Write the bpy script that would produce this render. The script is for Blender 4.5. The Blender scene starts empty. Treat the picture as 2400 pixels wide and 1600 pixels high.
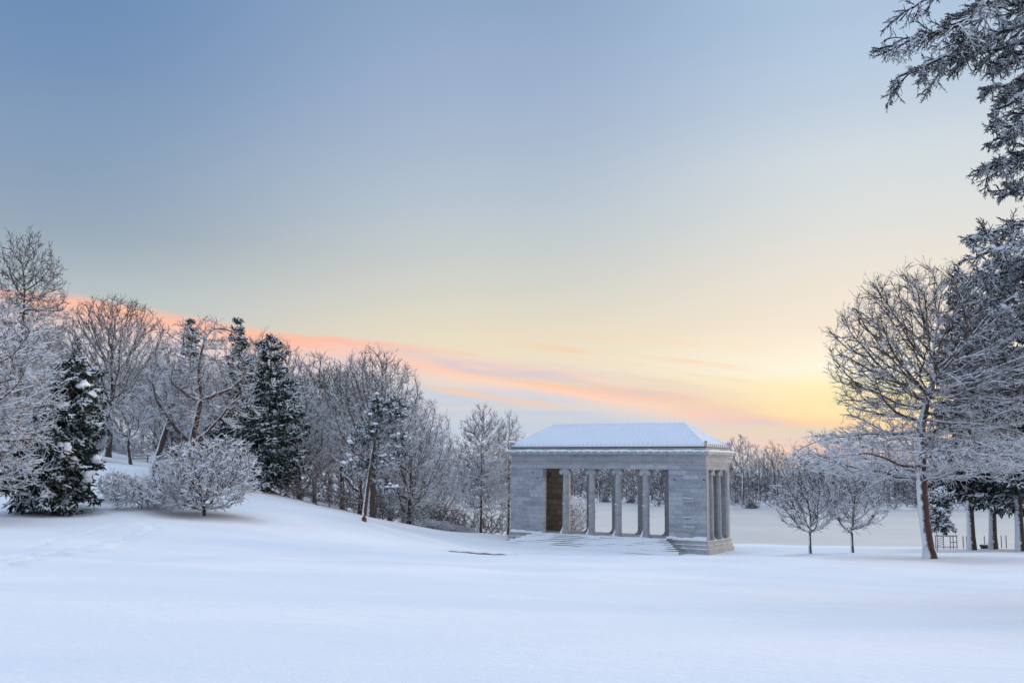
import bpy, bmesh, math, random
import numpy as np
from mathutils import Vector, Matrix, Euler
R = math.radians
scene = bpy.context.scene
COL = scene.collection

DENOISE = True
# ------------------------------------------------------------------ camera
F, PITCH, ROLL = 2427.2, 0.12276, 0.01051      # focal length in 2400-px units
cam_d = bpy.data.cameras.new('camera'); cam = bpy.data.objects.new('camera', cam_d); COL.objects.link(cam)
cam_d.sensor_width = 36.0; cam_d.lens = 36.0*F/2400.0; cam_d.clip_end = 5000; cam_d.clip_start = 0.1
cam.matrix_world = Matrix.Rotation(math.pi/2+PITCH, 4, 'X') @ Matrix.Rotation(ROLL, 4, 'Z')
scene.camera = cam
CM = cam.matrix_world.to_3x3()
def ray(px, py):
    d = CM @ Vector(((px-1200)/F, (800-py)/F, -1.0)); return d
def at(px, py, Y):                       # the point seen at that place, Y metres out
    d = ray(px, py); return d*(Y/d.y)
def azv(px, py):
    d = ray(px, py); return math.atan2(d.x, d.y), d.z/math.hypot(d.x, d.y)

# ------------------------------------------------------------------ node helpers
def lin(c):
    return tuple(((v/255.0)/12.92 if v/255.0 <= .04045 else ((v/255.0+.055)/1.055)**2.4) for v in c)+(1.0,)
class NT:
    def __init__(s, tree): s.t = tree; s.n = tree.nodes; s.l = tree.links
    def put(s, sock, v):
        if isinstance(v, bpy.types.NodeSocket): s.l.new(v, sock)
        elif v is not None: sock.default_value = v
    def math(s, op, a, b=None, c=None, clamp=False):
        n = s.n.new('ShaderNodeMath'); n.operation = op; n.use_clamp = clamp
        s.put(n.inputs[0], a); s.put(n.inputs[1], b)
        if c is not None: s.put(n.inputs[2], c)
        return n.outputs[0]
    def step(s, v, a, b, o0=0.0, o1=1.0):
        n = s.n.new('ShaderNodeMapRange'); n.interpolation_type = 'SMOOTHSTEP'
        s.put(n.inputs['Value'], v); s.put(n.inputs['From Min'], a); s.put(n.inputs['From Max'], b)
        n.inputs['To Min'].default_value = o0; n.inputs['To Max'].default_value = o1
        return n.outputs[0]
    def ramp(s, v, stops, interp='LINEAR'):
        n = s.n.new('ShaderNodeValToRGB'); n.color_ramp.interpolation = interp
        e = n.color_ramp.elements
        while len(e) > 1: e.remove(e[-1])
        e[0].position = stops[0][0]; e[0].color = stops[0][1]
        for p, c in stops[1:]:
            k = e.new(p); k.color = c
        s.put(n.inputs[0], v); return n.outputs[0]
    def mix(s, f, a, b, mode='MIX'):
        n = s.n.new('ShaderNodeMix'); n.data_type = 'RGBA'; n.blend_type = mode
        s.put(n.inputs[0], f); s.put(n.inputs[6], a); s.put(n.inputs[7], b); return n.outputs[2]
    def noise(s, vec, scale, detail=3, rough=.55, dims='3D'):
        n = s.n.new('ShaderNodeTexNoise'); n.noise_dimensions = dims
        if vec is not None: s.l.new(vec, n.inputs['Vector'])
        n.inputs['Scale'].default_value = scale; n.inputs['Detail'].default_value = detail
        n.inputs['Roughness'].default_value = rough
        return n.outputs[0]
    def comb(s, x, y, z):
        n = s.n.new('ShaderNodeCombineXYZ'); s.put(n.inputs[0], x); s.put(n.inputs[1], y); s.put(n.inputs[2], z); return n.outputs[0]
    def sep(s, v):
        n = s.n.new('ShaderNodeSeparateXYZ'); s.l.new(v, n.inputs[0]); return n.outputs
    def vm(s, op, a, b=None):
        n = s.n.new('ShaderNodeVectorMath'); n.operation = op; s.put(n.inputs[0], a)
        if b is not None: s.put(n.inputs[1], b)
        return n.outputs['Value'] if op in ('DOT_PRODUCT', 'LENGTH', 'DISTANCE') else n.outputs[0]

# ------------------------------------------------------------------ sky
SUN_AZ, SUN_EL = R(62), R(4)
W = bpy.data.worlds.new('World'); scene.world = W; W.use_nodes = True
w = NT(W.node_tree); w.n.clear()
geo = w.n.new('ShaderNodeTexCoord').outputs['Generated']
dx, dy, dz = w.sep(geo)
hyp = w.math('SQRT', w.math('ADD', w.math('MULTIPLY', dx, dx), w.math('MULTIPLY', dy, dy)))
hyp = w.math('MAXIMUM', hyp, .001)
v = w.math('DIVIDE', dz, hyp)                     # tangent of the elevation
az = w.math('ARCTAN2', dx, dy)                    # azimuth from the view's middle, to the right positive
nv = w.comb(w.math('MULTIPLY', az, 5.0), w.math('MULTIPLY', w.math('MULTIPLY_ADD', az, .13, v), 34.0), 0.3)
n1 = w.noise(nv, 1.6, 4, .55)
n2 = w.noise(w.comb(w.math('MULTIPLY', az, 2.0), w.math('MULTIPLY', v, 60.0), 4.0), 1.5, 3, .5)
S = 0.6                                           # ramps run over v = 0 .. 0.6
vr = w.math('DIVIDE', v, S, clamp=True)
def stops(rows, cosaz):
    out = [(0.0, lin(rows[0][1]))]
    for py, c in rows:
        e = math.atan((800-py)/F)+PITCH
        out.append((math.tan(e)*cosaz/S, lin(c)))
    return sorted(out, key=lambda t: t[0])
rL = w.ramp(vr, stops([(1000,(222,208,205)),(850,(200,200,200)),(760,(192,198,198)),(680,(180,192,198)),(600,(163,178,189)),(540,(151,168,184)),(450,(142,162,186)),(300,(131,156,186)),(150,(118,147,184)),(0,(110,142,182))], .90))
rM = w.ramp(vr, stops([(1000,(215,210,210)),(900,(238,222,198)),(830,(235,222,199)),(790,(233,220,196)),(700,(216,213,201)),(600,(200,205,204)),(480,(184,197,208)),(350,(170,186,207)),(200,(157,177,205)),(0,(142,166,197))], 1.0))
rR = w.ramp(vr, stops([(1000,(255,222,160)),(930,(255,230,170)),(885,(255,242,195)),(850,(255,248,226)),(800,(255,241,218)),(750,(247,231,211)),(640,(238,227,213)),(500,(222,223,219)),(350,(211,219,224)),(200,(190,206,223)),(60,(178,200,223)),(0,(174,196,221))], .93))
azL = w.step(az, -.44, -.02); 
clear = w.mix(azL, rL, rM)
clear = w.mix(w.step(az, .0, .36), clear, rR)
# cloud deck: its upper edge descends from left to right
fc = w.n.new('ShaderNodeFloatCurve'); cv = fc.mapping.curves[0]
edge = [(0,660),(143,684),(306,712),(510,752),(714,779),(900,795),(1050,823),(1200,843),(1330,860),(1640,916),(1950,955),(2400,1000)]
pts = [((azv(px,py)[0]+.5), azv(px,py)[1]*5) for px, py in edge]
cv.points[0].location = (0, pts[0][1]+.05); cv.points[1].location = (1, pts[-1][1]-.02)
for p in pts: cv.points.new(*p)
fc.mapping.update()
w.l.new(w.math('ADD', az, .5, clamp=True), fc.inputs['Value'])
vb = w.math('DIVIDE', fc.outputs[0], 5.0)
wig = w.math('MULTIPLY', w.math('SUBTRACT', n1, .5), .028)
c = w.math('ADD', w.math('SUBTRACT', v, vb), wig)
cr = w.math('MULTIPLY_ADD', c, 5.0, 0.75, clamp=True)   # c -0.15..0.05
deckL = w.ramp(cr, [(0,lin((198,206,218))),(.45,lin((205,208,218))),(.55,lin((214,208,214))),(.62,lin((230,206,204))),(.66,lin((248,203,190))),(.70,lin((254,194,170))),(.745,lin((255,188,160))),(.78,lin((253,204,180)))])
deckM = w.ramp(cr, [(0,lin((194,205,222))),(.52,lin((198,207,222))),(.56,lin((207,211,222))),(.60,lin((230,212,211))),(.626,lin((255,209,189))),(.65,lin((250,205,190))),(.69,lin((218,203,208))),(.73,lin((240,208,198))),(.755,lin((222,207,202))),(.79,lin((240,218,196)))])
deckR = w.ramp(cr, [(0,lin((212,210,214))),(.45,lin((212,210,216))),(.515,lin((228,208,206))),(.545,lin((252,206,182))),(.575,lin((236,206,196))),(.60,lin((213,206,210))),(.64,lin((214,204,207))),(.66,lin((246,205,186))),(.68,lin((253,212,175))),(.72,lin((255,226,176))),(.78,lin((255,240,198)))])
deck = w.mix(w.step(az, -.20, -.02), deckL, deckM)
deck = w.mix(w.step(az, .12, .29), deck, deckR)
edgew = w.step(az, -.1, .25)
dfac = w.step(c, w.math('MULTIPLY_ADD', edgew, .022, .002), w.math('MULTIPLY_ADD', edgew, -.012, -.007))
dfac = w.math('MULTIPLY', dfac, w.math('MAXIMUM', w.step(n2, .34, .60, .55, 1.0), w.step(az, -.04, -.16)))
skyc = w.mix(dfac, clear, deck)
# thin warm wisps right of the middle, above the deck
wm = w.math('MULTIPLY', w.step(w.noise(w.comb(w.math('MULTIPLY', az, 5.0), w.math('MULTIPLY', w.math('MULTIPLY_ADD', az, .13, v), 85.0), 9.0), 1.0, 4, .6), .50, .66),
            w.math('MULTIPLY', w.step(v, .145, .10), w.step(v, .045, .075)))
wm = w.math('MULTIPLY', wm, w.math('MULTIPLY', w.step(az, -.16, -.04), w.step(az, .26, .16)))
skyc = w.mix(w.math('MULTIPLY', wm, .7), skyc, lin((255,200,158)))
# the rest of the dome: bright, cool overhead and behind; warm and bright to the right
dome = w.ramp(w.math('DIVIDE', v, 2.0, clamp=True), [(0,(.25,.30,.43,1)),(.3,(.48,.57,.76,1)),(1,(1.03,1.21,1.52,1))])
warm = (1.55, 1.18, .80, 1)
dome = w.mix(w.math('MULTIPLY', w.step(az, .55, 1.2), w.math('MULTIPLY', w.step(az, 2.5, 1.7), w.step(v, 1.2, .1))), dome, warm)
fwd = w.math('DIVIDE', dy, hyp)
inview = w.math('MULTIPLY', w.step(fwd, .55, .84), w.step(v, .95, .5))
final = w.mix(inview, dome, skyc)
final = w.mix(w.step(v, 0.0, -.06), final, (.33, .36, .42, 1))
sky = w.n.new('ShaderNodeTexSky'); sky.sky_type = 'NISHITA'; sky.sun_disc = False
sky.sun_elevation = SUN_EL; sky.sun_rotation = SUN_AZ
bg1 = w.n.new('ShaderNodeBackground'); w.l.new(sky.outputs[0], bg1.inputs[0]); bg1.inputs[1].default_value = 0.006
bg2 = w.n.new('ShaderNodeBackground'); w.l.new(final, bg2.inputs[0]); bg2.inputs[1].default_value = 1.0
add = w.n.new('ShaderNodeAddShader'); w.l.new(bg1.outputs[0], add.inputs[0]); w.l.new(bg2.outputs[0], add.inputs[1])
wo = w.n.new('ShaderNodeOutputWorld'); w.l.new(add.outputs[0], wo.inputs[0])
W.cycles.sampling_method = 'MANUAL'; W.cycles.sample_map_resolution = 1024

sd = bpy.data.lights.new('sun', 'SUN'); sun = bpy.data.objects.new('sun', sd); COL.objects.link(sun)
sd.energy = 1.9; sd.angle = R(12); sd.color = (1.0, .80, .58)
sdir = Vector((math.sin(SUN_AZ)*math.cos(SUN_EL), math.cos(SUN_AZ)*math.cos(SUN_EL), math.sin(SUN_EL)))
sun.rotation_euler = sdir.to_track_quat('Z', 'Y').to_euler()

scene.view_settings.view_transform = 'Standard'; scene.view_settings.look = 'None'
scene.view_settings.exposure = 0.0; scene.view_settings.gamma = 1.0
scene.cycles.use_denoising = DENOISE
scene.cycles.max_bounces = 6; scene.cycles.diffuse_bounces = 4; scene.cycles.glossy_bounces = 2
scene.cycles.caustics_reflective = False; scene.cycles.caustics_refractive = False

# ------------------------------------------------------------------ object helpers
def tag(o, label=None, cat=None, group=None, kind=None):
    if label: o['label'] = label
    if cat: o['category'] = cat
    if group: o['group'] = group
    if kind: o['kind'] = kind
    return o
def empty(name, loc, rz=0.0):
    o = bpy.data.objects.new(name, None); COL.objects.link(o); o.location = loc; o.rotation_euler = (0, 0, rz)
    o.empty_display_size = .2; return o
def link(name, me, parent=None):
    o = bpy.data.objects.new(name, me); COL.objects.link(o)
    if parent is not None: o.parent = parent
    return o
def copy_tree(o, parent=None):
    c = o.copy(); COL.objects.link(c)
    if parent is not None: c.parent = parent
    for ch in list(o.children): copy_tree(ch, c)
    return c
def np_mesh(name, V, Q, mat, smooth=False, T=None, mat2=None):
    me = bpy.data.meshes.new(name)
    V = np.asarray(V, np.float32).reshape(-1, 3); Q = np.asarray(Q, np.int32).reshape(-1, 4)
    nt = 0 if T is None else len(T)
    me.vertices.add(len(V)); me.vertices.foreach_set('co', V.ravel())
    idx = Q.ravel() if nt == 0 else np.concatenate([Q.ravel(), np.asarray(T, np.int32).ravel()])
    me.loops.add(len(idx)); me.loops.foreach_set('vertex_index', idx)
    st = np.arange(len(Q), dtype=np.int32)*4
    if nt: st = np.concatenate([st, len(Q)*4+np.arange(nt, dtype=np.int32)*3])
    me.polygons.add(len(st)); me.polygons.foreach_set('loop_start', st)
    me.polygons.foreach_set('use_smooth', np.full(len(st), smooth))
    if mat2 is not None: me.polygons.foreach_set('material_index', (np.arange(len(st)) >= len(Q)).astype(np.int32)); me.polygons.foreach_set('use_smooth', np.arange(len(st)) >= len(Q))
    me.update(calc_edges=True)
    if mat: me.materials.append(mat)
    if mat2 is not None: me.materials.append(mat2)
    return me
class MB:                                   # boxes and prisms gathered into one mesh
    def __init__(s): s.v = []; s.f = []
    def add(s, v, f):
        b = len(s.v); s.v += [tuple(p) for p in v]; s.f += [tuple(b+i for i in q) for q in f]; return s
    def box(s, x0, x1, y0, y1, z0, z1):
        return s.add([(x0,y0,z0),(x1,y0,z0),(x1,y1,z0),(x0,y1,z0),(x0,y0,z1),(x1,y0,z1),(x1,y1,z1),(x0,y1,z1)],
                     [(0,3,2,1),(4,5,6,7),(0,1,5,4),(1,2,6,5),(2,3,7,6),(3,0,4,7)])
    def lathe(s, prof, cx, cy, n=24, flute=0, depth=0.0):
        v = []; f = []
        for r, z in prof:
            for k in range(n):
                a = 2*math.pi*k/n
                rr = r - (depth if (flute and k % 2) else 0)
                v.append((cx+rr*math.cos(a), cy+rr*math.sin(a), z))
        m = len(prof)
        for i in range(m-1):
            for k in range(n):
                k2 = (k+1) % n; f.append((i*n+k, i*n+k2, (i+1)*n+k2, (i+1)*n+k))
        f.append(tuple(range(n-1, -1, -1))); f.append(tuple((m-1)*n+k for k in range(n)))
        return s.add(v, f)
    def cyl_y(s, cx, cz, r, y0, y1, n=16, r1=None):
        v = []; f = []
        for y, rr in ((y0, r), ((y0+y1)/2, r if r1 is None else r1), (y1, r)):
            for k in range(n):
                a = 2*math.pi*k/n; v.append((cx+rr*math.cos(a), y, cz+rr*math.sin(a)))
        for i in range(2):
            for k in range(n):
                k2 = (k+1) % n; f.append((i*n+k, (i+1)*n+k, (i+1)*n+k2, i*n+k2))
        f.append(tuple(range(n))); f.append(tuple(2*n+k for k in range(n-1, -1, -1)))
        return s.add(v, f)
    def build(s, name, mat, parent=None, smooth=False, bevel=0.0, jitter=0.0):
        me = bpy.data.meshes.new(name); vv = s.v
        if jitter:
            rr = random.Random(5); vv = [(a+rr.uniform(-jitter,jitter), b+rr.uniform(-jitter,jitter), c+rr.uniform(-jitter,jitter)) for a, b, c in vv]
        me.from_pydata(vv, [], s.f); me.update()
        if smooth:
            for p in me.polygons: p.use_smooth = len(p.vertices) == 4
        me.materials.append(mat)
        o = link(name, me, parent)
        if bevel:
            b = o.modifiers.new('bevel', 'BEVEL'); b.width = bevel; b.segments = 1; b.limit_method = 'ANGLE'
        return o

# ------------------------------------------------------------------ materials
def new_mat(name):
    m = bpy.data.materials.new(name); m.use_nodes = True
    t = NT(m.node_tree); b = t.n['Principled BSDF']; b.inputs['Specular IOR Level'].default_value = .3
    return m, t, b
SNOW = (.83, .86, .90, 1)
def snowy(name, base, base2, thr=.22, soft=.12, amt=.5, nscale=2.2, d=(-.50, -.08, .86), snow=SNOW, rough=.9):
    """bark, needles or twigs with snow lying where the surface faces up or windward"""
    m, t, b = new_mat(name)
    g = t.n.new('ShaderNodeNewGeometry'); tc = t.n.new('ShaderNodeTexCoord').outputs['Object']
    dt = t.vm('DOT_PRODUCT', g.outputs['Normal'], d)
    nz = t.noise(tc, nscale, 4, .65)
    k = t.math('ADD', dt, t.math('MULTIPLY', t.math('SUBTRACT', nz, .5), amt*2))
    f = t.step(k, thr-soft, thr+soft)
    bn = t.noise(tc, 9.0, 4, .7)
    col = t.mix(bn, base, base2)
    t.l.new(t.mix(f, col, snow), b.inputs['Base Color'])
    b.inputs['Roughness'].default_value = rough
    return m
M = {}
M['bark'] = snowy('snowy_bark', (.050,.038,.034,1), (.12,.095,.08,1), thr=.36, amt=.42, nscale=3.0, d=(-.58,-.10,.80))
M['twig_bare'] = snowy('upper_bare_twigs', (.055,.042,.040,1), (.10,.08,.075,1), thr=.62, amt=.42, nscale=1.6)
M['bark_red'] = snowy('snowy_red_bark', (.060,.036,.030,1), (.13,.08,.065,1), thr=.42, amt=.38, nscale=3.0, d=(-.66,-.10,.74))
M['twig'] = snowy('snowy_twigs', (.075,.060,.058,1), (.15,.122,.118,1), thr=-.04, amt=.42, nscale=1.6)
M['twig_far'] = snowy('far_snowy_twigs', (.11,.095,.10,1), (.18,.15,.15,1), thr=.60, amt=.45, nscale=.7)
M['twig_dark'] = snowy('sparsely_snowed_twigs', (.055,.043,.040,1), (.11,.085,.08,1), thr=.26, amt=.42, nscale=1.6)
M['needle_snowy'] = snowy('snow_caked_needles', (.014,.026,.018,1), (.030,.045,.028,1), thr=.36, soft=.08, amt=.8, nscale=1.6, d=(-.3,-.2,.93))
M['twig_white'] = snowy('thickly_snowed_twigs', (.07,.055,.05,1), (.14,.11,.10,1), thr=-.18, amt=.4, nscale=2.5)
M['needle'] = snowy('snowy_needles', (.010,.022,.016,1), (.028,.045,.026,1), thr=.58, soft=.08, amt=.85, nscale=1.1, d=(-.3,-.2,.93))
M['needle_bare'] = snowy('dark_needles', (.012,.022,.018,1), (.030,.042,.030,1), thr=.84, soft=.1, amt=.6, nscale=1.0, d=(-.3,-.25,.92))
M['needle_heavy'] = snowy('heavily_snowed_needles', (.03,.03,.03,1), (.05,.045,.04,1), thr=.38, soft=.12, amt=.5, nscale=5.0, d=(-.2,-.2,.95))

m, t, b = new_mat('snow_cover'); M['snow'] = m
tc = t.n.new('ShaderNodeTexCoord').outputs['Object']
t.l.new(t.mix(t.noise(tc, 1.3, 5, .6), (.80,.84,.89,1), (.87,.89,.92,1)), b.inputs['Base Color']); b.inputs['Roughness'].default_value = .75
bp = t.n.new('ShaderNodeBump'); bp.inputs['Strength'].default_value = .5; bp.inputs['Distance'].default_value = .06
t.l.new(t.noise(tc, 3.0, 6, .6), bp.inputs['Height']); t.l.new(bp.outputs[0], b.inputs['Normal'])

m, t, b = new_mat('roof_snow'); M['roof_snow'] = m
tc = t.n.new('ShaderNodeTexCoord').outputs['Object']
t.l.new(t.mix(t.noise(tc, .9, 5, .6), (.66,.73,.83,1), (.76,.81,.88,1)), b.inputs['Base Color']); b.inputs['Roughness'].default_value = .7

def stone(name, c1, c2, c3, bw=1.35, bh=.36, mortar=(.16,.15,.14,1), side=False, stain=.35):
    m, t, b = new_mat(name)
    tc = t.n.new('ShaderNodeTexCoord').outputs['Object']; x, y, z = t.sep(tc)
    g = t.sep(t.n.new('ShaderNodeNewGeometry').outputs['Normal'])
    vec = t.comb(t.math('ADD', x, y), t.math('ADD', z, .10), 0.0)
    wob = t.noise(tc, .35, 2)
    br = t.n.new('ShaderNodeTexBrick'); t.l.new(vec, br.inputs['Vector'])
    br.offset = .5; br.offset_frequency = 2; br.squash = .62; br.squash_frequency = 3
    br.inputs['Color1'].default_value = (0,0,0,1); br.inputs['Color2'].default_value = (1,1,1,1); br.inputs['Mortar'].default_value = (.5,.5,.5,1)
    br.inputs['Scale'].default_value = 1.0; br.inputs['Brick Width'].default_value = bw; br.inputs['Row Height'].default_value = bh
    br.inputs['Mortar Size'].default_value = .014; br.inputs['Mortar Smooth'].default_value = .3; br.inputs['Bias'].default_value = 0
    blk = t.ramp(br.outputs['Color'], [(0, c1), (.55, c2), (1, c3)])
    gr = t.noise(tc, 7.0, 6, .7)
    blk = t.mix(.55, blk, t.ramp(gr, [(.3,(.28,.28,.28,1)),(.7,(.72,.72,.72,1))]), 'OVERLAY')
    blk = t.mix(.5, blk, t.ramp(t.noise(t.comb(t.math('MULTIPLY', t.math('ADD', x, y), .8), 0.0, t.math('MULTIPLY', z, 2.6)), 1.1, 3, .6), [(.32,(.36,.36,.36,1)),(.68,(.64,.64,.64,1))]), 'OVERLAY')
    st = t.noise(t.comb(t.math('MULTIPLY', x, 1.6), t.math('MULTIPLY', y, 1.6), t.math('MULTIPLY', z, .45)), 1.0, 5, .65)
    blk = t.mix(t.math('MULTIPLY', t.step(st, .52, .78), stain), blk, (.16,.145,.125,1))
    rust = t.noise(t.comb(t.math('MULTIPLY', x, 1.1), t.math('MULTIPLY', y, 1.1), t.math('MULTIPLY', z, .3)), 1.7, 3, .6)
    blk = t.mix(t.math('MULTIPLY', t.step(rust, .64, .76), .4), blk, (.30,.19,.12,1))
    col = t.mix(t.math('MULTIPLY', br.outputs['Fac'], .7), blk, mortar)
    t.l.new(col, b.inputs['Base Color']); b.inputs['Roughness'].default_value = .85
    bp = t.n.new('ShaderNodeBump'); bp.inputs['Strength'].default_value = .6; bp.inputs['Distance'].default_value = .03
    h = t.math('ADD', t.math('MULTIPLY', br.outputs['Fac'], -.6), t.math('MULTIPLY', gr, .6))
    t.l.new(h, bp.inputs['Height']); t.l.new(bp.outputs[0], b.inputs['Normal'])
    return m
M['stone'] = stone('granite_masonry', (.30,.325,.36,1), (.37,.395,.425,1), (.45,.47,.495,1), mortar=(.24,.25,.265,1))
M['stone_trim'] = stone('dressed_granite', (.35,.365,.385,1), (.40,.41,.425,1), (.46,.465,.475,1), bw=2.3, bh=3.1, stain=.3)
M['stone_col'] = stone('column_granite', (.36,.37,.385,1), (.39,.395,.405,1), (.43,.43,.435,1), bw=40, bh=1.9, stain=.25)
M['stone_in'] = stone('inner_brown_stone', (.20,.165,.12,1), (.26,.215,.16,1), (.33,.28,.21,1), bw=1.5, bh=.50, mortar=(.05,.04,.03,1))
m, t, b = new_mat('dark_metal'); M['metal'] = m
tc = t.n.new('ShaderNodeTexCoord').outputs['Object']
t.l.new(t.mix(t.noise(tc, 6), (.05,.05,.055,1), (.10,.095,.09,1)), b.inputs['Base Color']); b.inputs['Roughness'].default_value = .6
m, t, b = new_mat('weathered_wood'); M['wood'] = m
tc = t.n.new('ShaderNodeTexCoord').outputs['Object']
t.l.new(t.mix(t.noise(tc, 14), (.26,.21,.19,1), (.42,.37,.34,1)), b.inputs['Base Color']); b.inputs['Roughness'].default_value = .9
m, t, b = new_mat('lamp_glow'); M['glow'] = m
b.inputs['Base Color'].default_value = (1,.6,.2,1); b.inputs['Emission Color'].default_value = (1,.50,.10,1); b.inputs['Emission Strength'].default_value = 6
m, t, b = new_mat('red_brick'); M['brick'] = m
tc = t.n.new('ShaderNodeTexCoord').outputs['Object']
br = t.n.new('ShaderNodeTexBrick'); t.l.new(tc, br.inputs['Vector']); br.inputs['Scale'].default_value = 2.0
br.inputs['Color1'].default_value = (.30,.11,.08,1); br.inputs['Color2'].default_value = (.40,.16,.11,1); br.inputs['Mortar'].default_value = (.3,.26,.24,1)
t.l.new(br.outputs[0], b.inputs['Base Color']); b.inputs['Roughness'].default_value = .9

# ------------------------------------------------------------------ terrain
def tps_fit(P, z, reg=.02):
    n = len(P); d = np.linalg.norm(P[:,None]-P[None], axis=2)
    K = np.where(d > 0, d*d*np.log(d+1e-9), 0)+np.eye(n)*reg*1000
    A = np.zeros((n+3, n+3)); A[:n,:n] = K; A[:n,n] = 1; A[:n,n+1:] = P; A[n,:n] = 1; A[n+1:,:n] = P.T
    return np.linalg.solve(A, np.concatenate([z, [0,0,0]]))
anch = []
for px, py, Y in [(120,1203,70),(475,1206,70),(0,1160,80),(305,1089,98),(357,1102,88),(300,1070,114),(587,1143,92),(720,1178,90),(852,1217,80),
                  (1000,1237,95),(1125,1241,100),(1190,1248,106),(1898,1297,78),(1998,1298,80),(2175,1312,62),(2278,1287,90),(2328,1286,90),
                  (2400,1292,84),(1300,1302,60),(1050,1298,60),(1500,1306,60),(1750,1301,62),(1900,1297,70),(2200,1288,95),(60,1235,60),(300,1238,60),(560,1262,60),
                  (800,1285,60),(0,1300,42),(400,1320,42),(2400,1315,60),(2390,1370,38)]:
    p = at(px, py, Y); anch.append((p.x, p.y, p.z))
anch += [(0,0,-1.7),(-14,0,-1.45),(14,0,-1.85),(0,-40,-1.0),(45,-30,-1.8),(-45,-30,0),(0,22,-2.75),(9,22,-2.85),(-9,22,-2.6),(0,40,-3.78),(13,40,-3.95),(-10,41,-3.55),
         (0,72,-6.05),(9,72,-6.25),(17,74,-6.35),(14,80,-6.56),(7,84,-6.55),(2,88,-6.55),(-2,92,-6.5),(-6,86,-6.05),(17,82,-6.56),(22,86,-6.6),(22,95,-6.65),(8,100,-6.7),(18,104,-7.1),(-4,104,-7.2),(34,104,-7.2),(50,104,-7.2),
         (70,60,-5.2),(80,100,-7),(-70,60,1.0),(-80,110,4.0),(-50,130,2.6),(-30,125,-1.6),(-14,118,-5.6),(-60,170,3.0),(-20,160,-4.5),(-120,160,5),(40,30,-3.3),(-40,30,-1.4)]
AN = np.array(anch); TW = tps_fit(AN[:,:2], AN[:,2])
def near_h(x, y):
    x = np.asarray(x, float); y = np.asarray(y, float); sh = x.shape
    q = np.stack([np.clip(x.ravel(), -130, 100), np.clip(y.ravel(), -60, 180)], 1)
    out = np.zeros(len(q)); n = len(AN)
    for s in range(0, len(q), 20000):
        qq = q[s:s+20000]; d = np.linalg.norm(qq[:,None]-AN[None,:,:2], axis=2)
        out[s:s+20000] = np.where(d > 0, d*d*np.log(d+1e-9), 0)@TW[:n]+TW[n]+qq@TW[n+1:]
    return np.clip(out, -7.9, 6).reshape(sh)
def ss(a, b, v): u = np.clip((v-a)/(b-a), 0, 1); return u*u*(3-2*u)
def shore_near(x): return 113+2.2*np.sin(x*.11)+1.2*np.sin(x*.31+1)+ss(-8, -60, x)*95+ss(-60, -160, x)*120
def shore_far(x): return np.interp(x, [-200,-40,-10,33,37,60,120,300], [330,315,300,278,256,248,246,240])+3*np.sin(x*.09)+1.5*np.sin(x*.27)
LAKE_Z = -8.6
def gh(x, y):
    x = np.asarray(x, float); y = np.asarray(y, float)
    a = near_h(x, y); sn = shore_near(x); sf = shore_far(x)
    far = -8.0+np.clip(y-sf, 0, 60)*.03+np.clip(y-sf-60, 0, 400)*.012+np.clip(y-sf-460, 0, 3000)*.004+.5*np.sin(x*.05)*np.cos(y*.03)
    z = a+(-10.5-a)*ss(sn-5, sn+4, y)
    z = z+(far-z)*ss(sf-4, sf+5, y)
    z = z+.05*np.sin(x*.9+1.3*np.sin(y*.35))*np.cos(y*.55)*ss(20, 40, y)+.04*np.sin(x*.23+y*.11)+.03*np.sin(x*.11-y*.42)
    return z
def g1(x, y): return float(gh(np.array([x]), np.array([y]))[0])
def on_ground(px, Y, dz=0.0):
    # ground point under the image column px at distance Y
    zz = -5.0
    for _ in range(6):
        d = ray(px, 1100-zz/Y*F); x = d.x*(Y/d.y); zz = g1(x, Y)
    return Vector((x, Y, zz+dz))
xs = np.concatenate([np.linspace(-2500,-300,12), np.linspace(-260,-60,34), np.arange(-56,-34,1.0), np.arange(-34,36,.28), np.arange(36,60,1.2), np.linspace(62,260,34), np.linspace(300,2500,12)])
ys = np.concatenate([np.linspace(-900,-30,14), np.arange(-25,4,1.5), np.arange(4,66,.28), np.arange(66,122,.6), np.linspace(124,240,34), np.arange(242,330,2.0), np.linspace(334,900,30), np.linspace(1000,3500,8)])
GX, GY = np.meshgrid(xs, ys)
GZ = gh(GX, GY)
# footprints: small real dents along walked lines
rf = np.random.default_rng(3)
trails = [[(0,1332),(120,1306),(260,1288),(370,1238)], [(0,1318),(150,1290),(300,1262),(330,1240)], [(60,1290),(180,1256),(290,1226)], [(220,1190),(300,1215),(385,1246)], [(10,1300),(100,1305),(190,1292)]]
def ground_hit(px, py):
    d = ray(px, py); lo = 6.0
    for Y in np.arange(6, 110, .5):
        p = d*(Y/d.y)
        if p.z < g1(p.x, p.y): return p
    return d*(100/d.y)
for tr in trails:
    P = [ground_hit(a, b_) for a, b_ in tr]; k = 0
    for a, b_ in zip(P[:-1], P[1:]):
        L = (b_-a).length; n = int(L/.62); dirv = (b_-a)/max(L, .1); side = Vector((-dirv.y, dirv.x, 0))
        for i in range(n):
            k += 1; p = a+dirv*(i*.62+rf.normal(0, .06))+side*(.16*(-1)**k+rf.normal(0, .07))
            ix = np.searchsorted(xs, p.x); iy = np.searchsorted(ys, p.y)
            sl = (slice(max(iy-3,0), iy+4), slice(max(ix-3,0), ix+4))
            d2 = (GX[sl]-p.x)**2+(GY[sl]-p.y)**2
            GZ[sl] -= .24*np.exp(-d2/.07)-.08*np.exp(-(np.sqrt(d2)-.36)**2/.02)
ny, nx = GX.shape
idx = np.arange(nx*ny).reshape(ny, nx)
Q = np.stack([idx[:-1,:-1].ravel(), idx[:-1,1:].ravel(), idx[1:,1:].ravel(), idx[1:,:-1].ravel()], 1)
m, t, b = new_mat('snow_ground'); M['ground'] = m
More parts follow.
